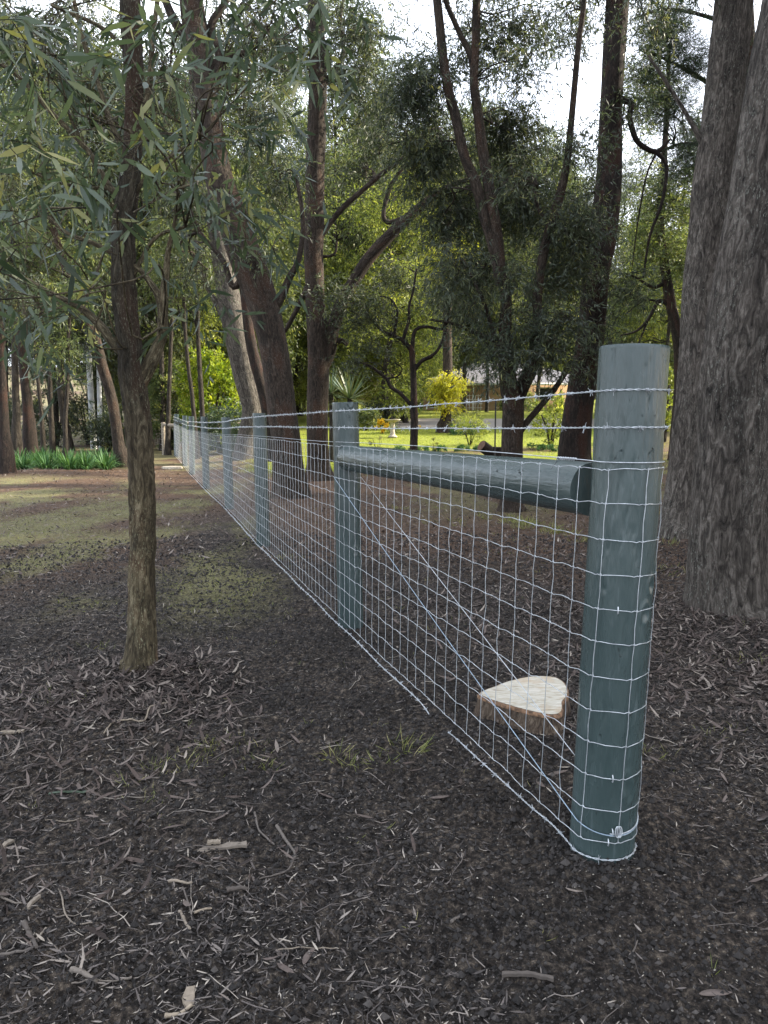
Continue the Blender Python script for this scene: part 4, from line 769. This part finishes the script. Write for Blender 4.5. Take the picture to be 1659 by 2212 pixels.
shrub('garden_shrub', 'dark round bush by the left corner of the tan house', 898, 890, 55, 28, 42, LEAF_DARK, 260, .16, .08)
shrub('blossom_tree', 'bare-looking pinkish blossoming bush behind the slender dark tree', 835, 870, 50, 110, 95, BLOSSOM, 420, .10, .05, cat='shrub')
shrub('garden_shrub', 'bright green bush right of the near post at mid distance', 1435, 940, 28, 60, 170, LEAF_LIME, 380, .11, .05)
shrub('garden_shrub', 'low dark leafy plant at the foot of the creeper-hung trunk', 1000, 920, 32, 50, 20, LEAF_AGA, 160, .12, .03)
shrub('garden_shrub', 'small sparse sapling bush just right of the second post', 815, 960, 23, 34, 50, GRASSD, 60, .06, .015)
shrub('garden_shrub', 'small sparse bush on the lawn edge beside the wispy bush', 940, 960, 24, 20, 32, GRASSD, 36, .06, .015)
shrub('garden_shrub', 'green bush on lawn edge seen right of the second fence post, behind the spiky plant', 790, 920, 36, 60, 40, LEAF_MID, 300, .12, .05)
for i, (u, Y, wp) in enumerate([(860, 24.6, 40), (905, 24.8, 40), (950, 24.6, 44), (1000, 24.8, 40), (1040, 25, 36), (1150, 25.5, 50), (1190, 25.2, 40)]):
    shrub('border_plant', 'low dark green border plant along the garden strip across the lawn', u, 955, Y, wp, 11, LEAF_AGA, 70, .09, .02, cat='plant', group='border plants along the garden strip')
def strap(name, label, x0, y0, n, L, wd, leaf, cat, group=None, spiky=False, trunk_h=0, parent=None):
    g0 = float(ground(x0, y0)); root = empty(name, (x0, y0, g0), label, cat, group); mb = MB()
    a = rng.uniform(0, 6.283, n); e = rng.uniform(-.35, 1.3, n) if spiky else rng.uniform(.55, 1.35, n); Ls = L*rng.uniform(.75, 1.15, n)
    d = np.stack([np.cos(a)*np.cos(e), np.sin(a)*np.cos(e), np.sin(e)], -1); s = np.stack([-np.sin(a), np.cos(a), 0*a], -1)
    B_ = np.array([x0, y0, g0+trunk_h])+np.stack([np.cos(a), np.sin(a), 0*a], -1)*(.03 if spiky else .16)*rng.random((n, 1)); K = 6; rows = []
    for k in range(K+1):
        t = k/K; w_ = wd*(1-t**2.2)*(.7+.3*min(1, t*4)); c = B_+d*Ls[:, None]*t+np.array([0, 0, -1.])*(Ls*(.12 if spiky else .95)*t*t*(.3+np.cos(e)))[:, None]*(.5 if spiky else .55)
        rows += [c-s*w_/2, c+s*w_/2]
    V = np.stack(rows, 1); b = np.arange(n)[:, None, None]*(2*K+2); i = np.arange(K)[None, :, None]*2
    mb.add(V.reshape(-1, 3), (b+i+np.array([0, 1, 3, 2])).reshape(-1, 4), None, np.repeat(rng.random(n), 2*K+2)); mb.build('foliage', leaf, root)
    if trunk_h: mt = MB(); tube(mt, np.array([[x0, y0, g0-.1], [x0+.03, y0, g0+trunk_h*.6], [x0, y0, g0+trunk_h+.05]]), [.10, .08, .07], 14, rn=.5); mt.build('trunk', BARKF, root)
    return root
p, m_ = PX(755, 862, 21); zt_ = p[2]-float(ground(p[0], 21))
strap('yucca', 'large spiky yucca fanned out right behind the second fence post', p[0], 21, 110, .98, .05, LEAF_YUC, 'plant', spiky=True, trunk_h=zt_)
p, m_ = PX(715, 850, 21.6); zt_ = p[2]-float(ground(p[0], 21.6))
strap('yucca', 'smaller spiky yucca partly hidden behind the straight gum trunk', p[0], 21.6, 70, .85, .045, LEAF_YUC, 'plant', spiky=True, trunk_h=zt_)
k = 0
for u, v, Y in [(50, 975, 20.5), (75, 965, 21.5), (100, 985, 19.6), (120, 972, 20.6), (150, 990, 19), (165, 975, 20), (185, 985, 19.4), (205, 970, 20.8), (228, 982, 20), (240, 965, 21.6), (135, 955, 22.5), (180, 958, 22.4), (215, 955, 22.8), (90, 950, 23.5), (40, 960, 22.5)]:
    p, m_ = PX(u, v, Y); strap('strap_leaf_clump', 'glossy strap-leaved clump in the dark green bed at left', p[0], Y, 110, .78, .035, LEAF_AGA, 'plant', 'strap-leaved clumps of the bed')
# birdbath, pots, flowers
p, m_ = PX(848, 944, 30); bx_, by_ = p[0], 30.; g0 = float(ground(bx_, by_))
bb = empty('birdbath', (bx_, by_, g0), 'weathered stone birdbath on a pedestal standing on the sunny lawn', 'birdbath')
def lathe(prof, x0, y0, z0, sides=28):
    mb = MB(); P = np.array([[x0, y0, z0+z] for r, z in prof]); 
    a = np.arange(sides)*2*math.pi/sides; V = np.array([[x0+r*math.cos(t), y0+r*math.sin(t), z0+z] for r, z in prof for t in a])
    i = np.arange(len(prof)-1)[:, None]*sides; j = np.arange(sides); k = (j+1) % sides; mb.add(V, np.stack([i+j, i+k, i+sides+k, i+sides+j], -1).reshape(-1, 4), None, .5); return mb
lathe([(0.001, 0), (.19, 0), (.19, .05), (.13, .08), (.105, .13), (.09, .3), (.085, .5), (.10, .58), (.12, .62)], bx_, by_, g0).build('pedestal', CONC, bb)
lathe([(.10, .60), (.2, .65), (.32, .70), (.33, .735), (.30, .735), (.2, .69), (.001, .68)], bx_, by_, g0).build('bowl', CONC, bb)
shrub('flower_bush', 'round cushion of orange-yellow flowers left of the birdbath', 826, 926, 33, 26, 30, FLOWER, 150, .05, .045, cat='flowers')
strap('green_clump', 'bright upright green clump rising behind the birdbath bowl', *(PX(848, 920, 34)[0][:2]), 70, .75, .05, LEAF_LIME, 'plant')
shrub('flower_bush', 'small yellow flower clump beside the path near the tan house', 901, 912, 36, 16, 12, FLOWER, 60, .05, .04, cat='flowers')
# angled old stump log and stake
p, m_ = PX(1066, 962, 19); sx_, sy_ = p[0], 19.; g0 = float(ground(sx_, sy_))
ls_ = empty('log_stump', (sx_, sy_, g0), 'old dark stump with a sawn log jutting left beneath the many-stemmed tree', 'stump')
mb = MB(); limb(mb, np.array([[sx_+.1, sy_, g0-.1], [sx_+.1, sy_, g0+.25], [sx_+.12, sy_, g0+.62]]), np.array([.30, .24, .21]), 24, False, 4, .06, .2); mb.build('stump_base', BARKD, ls_)
mb = MB(); limb(mb, np.array([[sx_+.1, sy_, g0+.30], [sx_-.12, sy_-.1, g0+.50], [sx_-.34, sy_-.2, g0+.66]]), np.array([.15, .15, .15]), 20, False, 5, .04); mb.build('log', BARKD, ls_)
mb = MB(); P = np.array([[sx_-.335, sy_-.198, g0+.658], [sx_-.345, sy_-.203, g0+.664]]); tube(mb, P, .14, 20, rn=.5); mb.build('sawn_face', simple('old_sawn_wood', (.10, .055, .035), .9, 0, 30), ls_)
p, m_ = PX(1070, 917, 18); mb = MB(); g0 = float(ground(p[0], 18)); tube(mb, np.array([[p[0], 18, g0-.1], [p[0]+.0, 18, CAMZ+.68-.0]]), .018, 8, rn=.5); st = mb.build('garden_stake', simple('black_steel', (.02, .02, .02), .6)); tag(st, 'thin black stake upright beside the many-stemmed tree', 'stake')
# ------------------------------------------------------------------ fresh cut stump
ol = [(95, 1090), (135, 1066), (180, 1050), (240, 1026), (300, 1010), (350, 999), (400, 993), (450, 993), (500, 997), (540, 1012), (565, 1035), (580, 1062), (582, 1088), (574, 1108), (558, 1124), (550, 1140), (552, 1165), (545, 1190), (520, 1203), (480, 1204), (440, 1198), (400, 1190), (350, 1178), (300, 1165), (250, 1150), (200, 1135), (160, 1122), (125, 1108)]
OUT = []
for zx, zy in ol:
    u, v = 995+zx*.4, 1062+zy*.4; ang = math.atan((v-CY)/F)+PITCH; Yh = (CAMZ-.115)/math.tan(ang); q, _ = PX(u, v, Yh); OUT.append(q[:2])
OUT = np.array(OUT); n0 = len(OUT); ext = np.vstack([OUT[-2:], OUT, OUT[:3]]); OUT = catmull(ext, 5)[10:10+n0*5]; cen = OUT.mean(0)
stump = empty('cut_stump', (cen[0], cen[1], 0), 'freshly sawn heart-shaped stump with pale top behind the netting', 'stump')
mb = MB(); n1 = len(OUT); rows = []; lev = np.linspace(0, 1, 14); aidx = np.arange(n1)
for t in lev:
    z = .105-(.105+.06)*t; s_ = 1+.01+.30*t**2.2+.05*t; fr = fbm(aidx*.55, np.full(n1, t*1.2), o=3, seed=3)-.5; q = cen+(OUT-cen)*(s_+fr*.07*(.3+t))[:, None]; rows.append(np.column_stack([q, np.full(n1, z)]))
V = np.concatenate(rows); i = np.arange(len(lev)-1)[:, None]*n1; j = np.arange(n1); k2 = (j+1) % n1
mb.add(V, np.stack([i+j, i+k2, i+n1+k2, i+n1+j], -1).reshape(-1, 4), np.column_stack([V[:, 0]*1, V[:, 1]*1, V[:, 2]]), .5); mb.build('bark', bark_mat('stump_bark', (.025, .017, .012), (.10, .072, .052), (.24, .19, .14), la=.2, sx=1.6), stump)
mb = MB(); rim = simple('bark_rim', (.13, .075, .042), .9, 0, 60, .6)
rings = [(1.022, .098), (1.008, .111), (.965, .113)]; V = np.concatenate([np.column_stack([cen+(OUT-cen)*s_, np.full(n1, z)]) for s_, z in rings]); i = np.arange(2)[:, None]*n1
mb.add(V, np.stack([i+j, i+k2, i+n1+k2, i+n1+j], -1).reshape(-1, 4)[:, ::-1]); mb.build('bark_rim', rim, stump)
mb = MB(); V = np.vstack([np.column_stack([cen+(OUT-cen)*.965, np.full(n1, .1145)]), [[*cen, .1145]]]); mb.add(V, np.stack([j, k2, np.full(n1, n1)], -1)); mb.build('sawn_face', CUT, stump)
# ------------------------------------------------------------------ old fence at the end of the line
of = empty('rail_fence', (-7.8, 27.5, .3), 'old wooden post and rail fence with wires beyond the new fence', 'fence')
def wood_post(u, Y, vt, r=.07, x=None):
    p, m_ = PX(u, vt, Y); g = float(ground(p[0], Y)); mb = MB(); tube(mb, np.array([[p[0], Y, g-.1], [p[0], Y, p[2]-.02], [p[0], Y, p[2]]]), [r, r, r*.9], 14, rn=.5); mb.build('post', WOOD, of); return np.array([p[0], Y, p[2]])
a1 = wood_post(352, 27.2, 912); a2 = wood_post(342, 31, 914); a3 = wood_post(335, 35, 917); a4 = wood_post(329, 39, 920)
a5 = wood_post(560, 28.4, 908); a6 = wood_post(470, 27.6, 908)
def orail(a, b, r=.05): mb = MB(); P = np.linspace(a, b, 12); P[:, 2] += np.sin(np.linspace(0, 3.1, 12))*-.01; tube(mb, P, r, 12, rn=.5); mb.build('rail', WOOD, of)
orail(a1-[0, 0, .08], np.array([posts[7][1][0], 26.6, a1[2]-.12]), .06); orail(np.array([posts[7][1][0]+.1, 26.8, a6[2]-.1]), a6-[0, 0, .1]); orail(a6-[0, 0, .1], a5-[0, 0, .1])
for zz in (.15, .35, .55, .75, .95):
    mb = MB(); tube(mb, np.array([a1-[0, 0, zz+.1], a2-[0, 0, zz+.1], a3-[0, 0, zz+.1], a4-[0, 0, zz+.1]]), .004, 4, rn=.5); mb.build('wire', WIRE, of)
# poles
def pole(u0, v0, u1, v1, Y, r, label, ins=False):
    p0, _ = PX(u0, v0, Y); p1, _ = PX(u1, v1, Y); g = float(ground(p0[0], Y)); ro = empty('utility_pole', (p0[0], Y, g), label, 'pole'); mb = MB(); P = np.linspace([p0[0], Y, g-.3], p1, 20); tube(mb, P, np.linspace(r, r*.75, 20), 16, rn=.5); mb.build('pole_shaft', POLE, ro)
    if ins: mb = MB(); q = P[-4]; box(mb, q[0]-.9, q[0]+.9, Y-.06, Y+.06, q[2], q[2]+.12); mb.build('crossarm', WOOD, ro)
pole(201, 926, 166, 300, 31, .13, 'tall pale grey power pole rising through the trees at left', True)
pole(216, 926, 213, 790, 30, .11, 'shorter grey post just right of the tall power pole')
# round lid in the grass
p, m_ = PX(372, 1018, 21.5); g0 = float(ground(p[0], 21.5)); mb = lathe([(.001, .03), (.26, .03), (.29, .02), (.30, -.05)], p[0], 21.5, g0+.03, 24); tag(mb.build('inspection_lid', CONC), 'flat pale round lid lying on the ground near the far fence end', 'lid')
# ------------------------------------------------------------------ house
HY = 65.; hx0 = (914-CX)/F*HY; hx1 = (1275-CX)/F*HY; gz0 = 2.75; ez = 5.22; hd = 10.
house = empty('brick_house', (hx0, HY, gz0), 'low tan brick house with grey tiled hip roof beyond the lawn', 'house')
mb = MB(); box(mb, hx0, hx1, HY, HY+hd, gz0-.6, ez-.02); mb.build('wall', BRICK, house)
ov = .55; rz = ez+2.15; mb = MB(); e0x, e1x, e0y, e1y = hx0-ov, hx1+ov, HY-ov, HY+hd+ov; my = (e0y+e1y)/2; rx0 = e0x+(my-e0y)*.95; rx1 = e1x-(my-e0y)*.95
V = np.array([(e0x, e0y, ez), (e1x, e0y, ez), (e1x, e1y, ez), (e0x, e1y, ez), (rx0, my, rz), (rx1, my, rz)])
mb.add(V, [np.array([(0, 1, 5, 4), (2, 3, 4, 5)]), np.array([(1, 2, 5), (3, 0, 4)])]); mb.build('roof', ROOF, house, flat=True)
mb = MB(); t = .12
box(mb, e0x-.02, e1x+.02, e0y-.05, e0y+t-.05, ez-.20, ez-.003); box(mb, e0x-.05, e0x+t-.05, e0y+t-.04, e1y, ez-.20, ez-.003); mb.build('fascia', WHITE, house)
mb = MB(); box(mb, e0x+.1, e1x-.1, e0y+.1, HY-.003, ez-.14, ez-.10); mb.build('soffit', WHITE, house)
def window(x0, x1, z0, z1):
    mb = MB(); t = .08
    box(mb, x0, x0+t, HY-.05, HY-.003, z0, z1); box(mb, x1-t, x1, HY-.05, HY-.003, z0, z1); box(mb, x0+t+.001, x1-t-.001, HY-.05, HY-.003, z1-t, z1); box(mb, x0+t+.001, x1-t-.001, HY-.05, HY-.003, z0, z0+t)
    fr = mb.build('window', WHITE, house)
    g = MB(); box(g, x0+t+.002, x1-t-.002, HY-.03, HY-.006, z0+t+.002, z1-t-.002); o = g.build('pane', GLASS); o.data.transform(house.matrix_basis.inverted()); o.parent = fr
X = lambda u: (u-CX)/F*HY
window(X(925), X(946), gz0+.3, ez-.3); window(X(1090), X(1130), gz0+1.0, ez-.35); window(X(1160), X(1195), gz0+1.0, ez-.35)
mb = MB(); tube(mb, np.array([[X(1020), HY-.1, gz0], [X(1020), HY-.1, ez-.2]]), .05, 10, rn=.5); mb.build('downpipe', WHITE, house)
mb = MB()
for k in range(6): box(mb, X(1004)+k*.25, X(1004)+k*.25+.04, HY-.6, HY-.56, gz0, gz0+1.5)
for k in range(4): box(mb, X(1002), X(1004)+1.4, HY-.555, HY-.53, gz0+.3+k*.35, gz0+.34+k*.35)
tl = mb.build('garden_trellis', WHITE); tag(tl, 'white garden trellis standing against the tan brick wall', 'trellis')
# ------------------------------------------------------------------ individual sticks and leaves on the near ground
def gp(zx, zy, ox=0, oy=2400, k=1.327):          # pixel of a zoomed crop -> ground point
    u, v = (ox+zx/k)/1.507, (oy+zy/k)/1.507; ang = math.atan((v-CY)/F)+PITCH; q, _ = PX(u, v, CAMZ/math.tan(ang)); return q[:2]
def stick(label, pts, r, tone, ox=0, oy=2400, k=1.327, name='stick', rise=.004):
    xy = np.array([gp(a, b, ox, oy, k) for a, b in pts]); P = np.column_stack([xy, gz(xy[:, 0], xy[:, 1])+r+rise]); r *= .62; P = catmull(P, 6); P[:, 2] = gz(P[:, 0], P[:, 1])*.4+P[:, 2]*.6; base = P[0].copy()
    mb = MB(); tube(mb, P, r*np.linspace(1, .65, len(P))*(1+.12*np.sin(np.arange(len(P))*1.9)), 10, rn=tone); o = mb.build(name, STICK)
    from mathutils import Matrix, Vector
    o.data.transform(Matrix.Translation(-Vector(base))); o.location = base; tag(o, label, 'stick'); return o
stick('pale forked stick curving across the litter in front of the slender left tree', [(720, 920), (650, 955), (625, 995), (560, 1005), (490, 1020), (450, 1065)], .0075, .85, 0, 1600)
stick('thinner brown stick lying along the pale forked stick', [(630, 1005), (560, 1025), (500, 1045), (455, 1062)], .006, .45, 0, 1600)
stick('long pale twig bending to the right at lower left', [(255, 665), (270, 730), (285, 790), (330, 825), (400, 840)], .0042, .7)
stick('small side twig crossing the long pale bent twig', [(215, 770), (240, 795), (285, 792), (350, 780), (410, 720)], .0028, .6)
stick('short thick stick end at the left border of the photo', [(0, 700), (45, 725), (95, 750)], .006, .6)
stick('dark stick lying flat beside the crossed pieces at lower left', [(-30, 975), (60, 965), (145, 952)], .007, .35)
stick('thick dark piece crossing a pale stick at lower left', [(105, 850), (140, 900), (160, 950)], .011, .2)
stick('pale stick crossing over the thick dark piece at lower left', [(200, 850), (170, 890), (125, 925)], .0055, .65)
stick('thin curved twig below the crossed pieces', [(205, 895), (255, 935), (315, 972)], .0035, .6)
stick('long thin twig running right from the grey chunk near the bottom', [(570, 1040), (500, 1058), (400, 1072), (310, 1085)], .0042, .55)
stick('grey chunk of wood near the bottom left', [(310, 1040), (360, 1052), (420, 1082)], .011, .55)
stick('forked grey stick leaning up in the middle foreground, thicker half', [(1195, 400), (1240, 455), (1270, 500), (1275, 522)], .0085, .4)
stick('long dark curved stick trailing from the forked grey stick', [(1275, 525), (1240, 575), (1180, 600), (1120, 620)], .005, .3)
stick('grey curved stick left of the forked one in the middle foreground', [(1100, 340), (1115, 395), (1150, 440), (1185, 470)], .006, .45)
stick('stubby dark log piece in the middle foreground', [(980, 680), (1020, 672), (1070, 665)], .012, .15)
stick('pale sawn stick end standing out in the middle foreground', [(775, 770), (800, 810), (822, 858)], .0075, .75)
stick('slim stick above the pale sawn one', [(790, 672), (815, 740), (835, 822)], .0045, .4)
stick('white-tipped short stick beside the small tuft', [(730, 655), (780, 660), (830, 668)], .007, .8)
stick('bare straight splinter of pale wood in the foreground centre', [(840, 780), (880, 765), (915, 752)], .006, .9)
stick('long slim twig lying left of the small green seedling', [(195, 353), (280, 350), (350, 345)], .0045, .7)
stick('pale broken wood strip at the bottom edge', [(710, 1198), (770, 1188), (830, 1175)], .009, .95)
stick('three-way dry twig near the bottom right of centre, longest arm', [(1170, 850), (1210, 880), (1245, 915), (1235, 960)], .004, .5)
stick('straight tan stalk lying right of the three-way twig', [(1200, 915), (1300, 905), (1450, 895)], .003, .75)
stick('dark twig at far right of the foreground, half buried', [(290, 800), (320, 775), (355, 755)], .007, .35, 1250)
stick('thin twig lying below the near post at right', [(1060, 955), (1080, 920), (1095, 885)], .004, .4, 1250)
def chip(label, zx, zy, L_, W_, ang, col, ox=0, oy=2400, k=1.327, name='bark_piece', thick=.008, leafy=False):
    x0, y0 = gp(zx, zy, ox, oy, k); z0 = float(gz(np.array([x0]), np.array([y0]))[0])+.004; mb = MB(); n = 9; t = np.linspace(0, 1, n)
    jr = np.random.default_rng(int(zx)); wv = W_/2*(np.sin(t*math.pi)**.6 if leafy else .55+.45*jr.random(n)); bend = .10*L_*np.sin(t*3.1); up = (.25 if leafy else .08)*L_*(t-.4)**2+(0 if leafy else .004*jr.random(n)); col *= .85
    d = np.array([math.cos(ang), math.sin(ang)]); s = np.array([-d[1], d[0]]); rows = []
    for sg, zz in ((-1, 0), (1, 0), (1, thick), (-1, thick)):
        q = np.array([x0, y0])+(t-.5)[:, None]*L_*d+(sg*wv+bend)[:, None]*s; rows.append(np.column_stack([q, z0+zz+up+(abs(sg)*.0)]))
    V = np.stack(rows, 1).reshape(-1, 3); i = np.arange(n-1)[:, None]*4; j = np.arange(4); kk = (j+1) % 4; q4 = np.stack([i+j, i+kk, i+4+kk, i+4+j], -1).reshape(-1, 4)
    mb.add(V, [q4, np.array([[3, 2, 1, 0]]), np.array([[4*n-4, 4*n-3, 4*n-2, 4*n-1]])], None, col); o = mb.build(name, STICK if not leafy else LITTER, flat=not leafy)
    from mathutils import Matrix, Vector
    o.data.transform(Matrix.Translation(-Vector((x0, y0, z0)))); o.location = (x0, y0, z0); tag(o, label, 'leaf' if leafy else 'bark'); return o
chip('torn tan slab of bark near the bottom edge left of centre', 825, 1125, .06, .03, 1.8, .95)
chip('splintered bundle of dry brown bark in the middle foreground', 960, 495, .15, .03, .25, .75); 
chip('small tan bark piece at the splintered bundle, upper left', 925, 482, .04, .018, .1, .9)
chip('upright tan bark curl at the lower left border', 150, 765, .05, .012, 1.4, .8)
chip('small tan chip at the far left of the foreground', 32, 455, .04, .02, 1.3, .85)
chip('pale wood chunk at left beyond the forked stick', 50, 1043, .1, .03, .1, .95, 0, 1600)
chip('long split bark piece in the foreground right of centre', 620, 1050, .12, .013, -.15, .28, 1250)
chip('large pale pinkish leaf lying at bottom right', 1430, 1140, .075, .02, .0, .93, 1250, thick=.0015, leafy=True, name='fallen_leaf')
chip('big curved tan leaf right of the three-way twig', 1335, 945, .06, .017, 1.2, .9, thick=.0015, leafy=True, name='fallen_leaf')
chip('small white leaf at the head of the three-way twig', 1215, 930, .035, .014, 2.6, 1.0, thick=.0015, leafy=True, name='fallen_leaf')
chip('tan leaf on dark soil left of the netting foot', 240, 265, .07, .018, .1, .88, 1250, thick=.0015, leafy=True, name='fallen_leaf')
chip('orange-tan leaf behind the netting beside the near post', 750, 183, .09, .02, .35, .9, 1250, thick=.0015, leafy=True, name='fallen_leaf')
chip('upturned tan leaf behind the netting, left of the flat one', 680, 215, .07, .022, 1.7, .85, 1250, thick=.0015, leafy=True, name='fallen_leaf')
chip('long green strip of fresh leaf lying at left', 290, 235, .13, .02, .05, .6, thick=.0015, name='green_leaf').data.materials[0] = LEAF_GUM
for o in sc.objects:
    if o.name.startswith('green_leaf'): o['category'] = 'leaf'
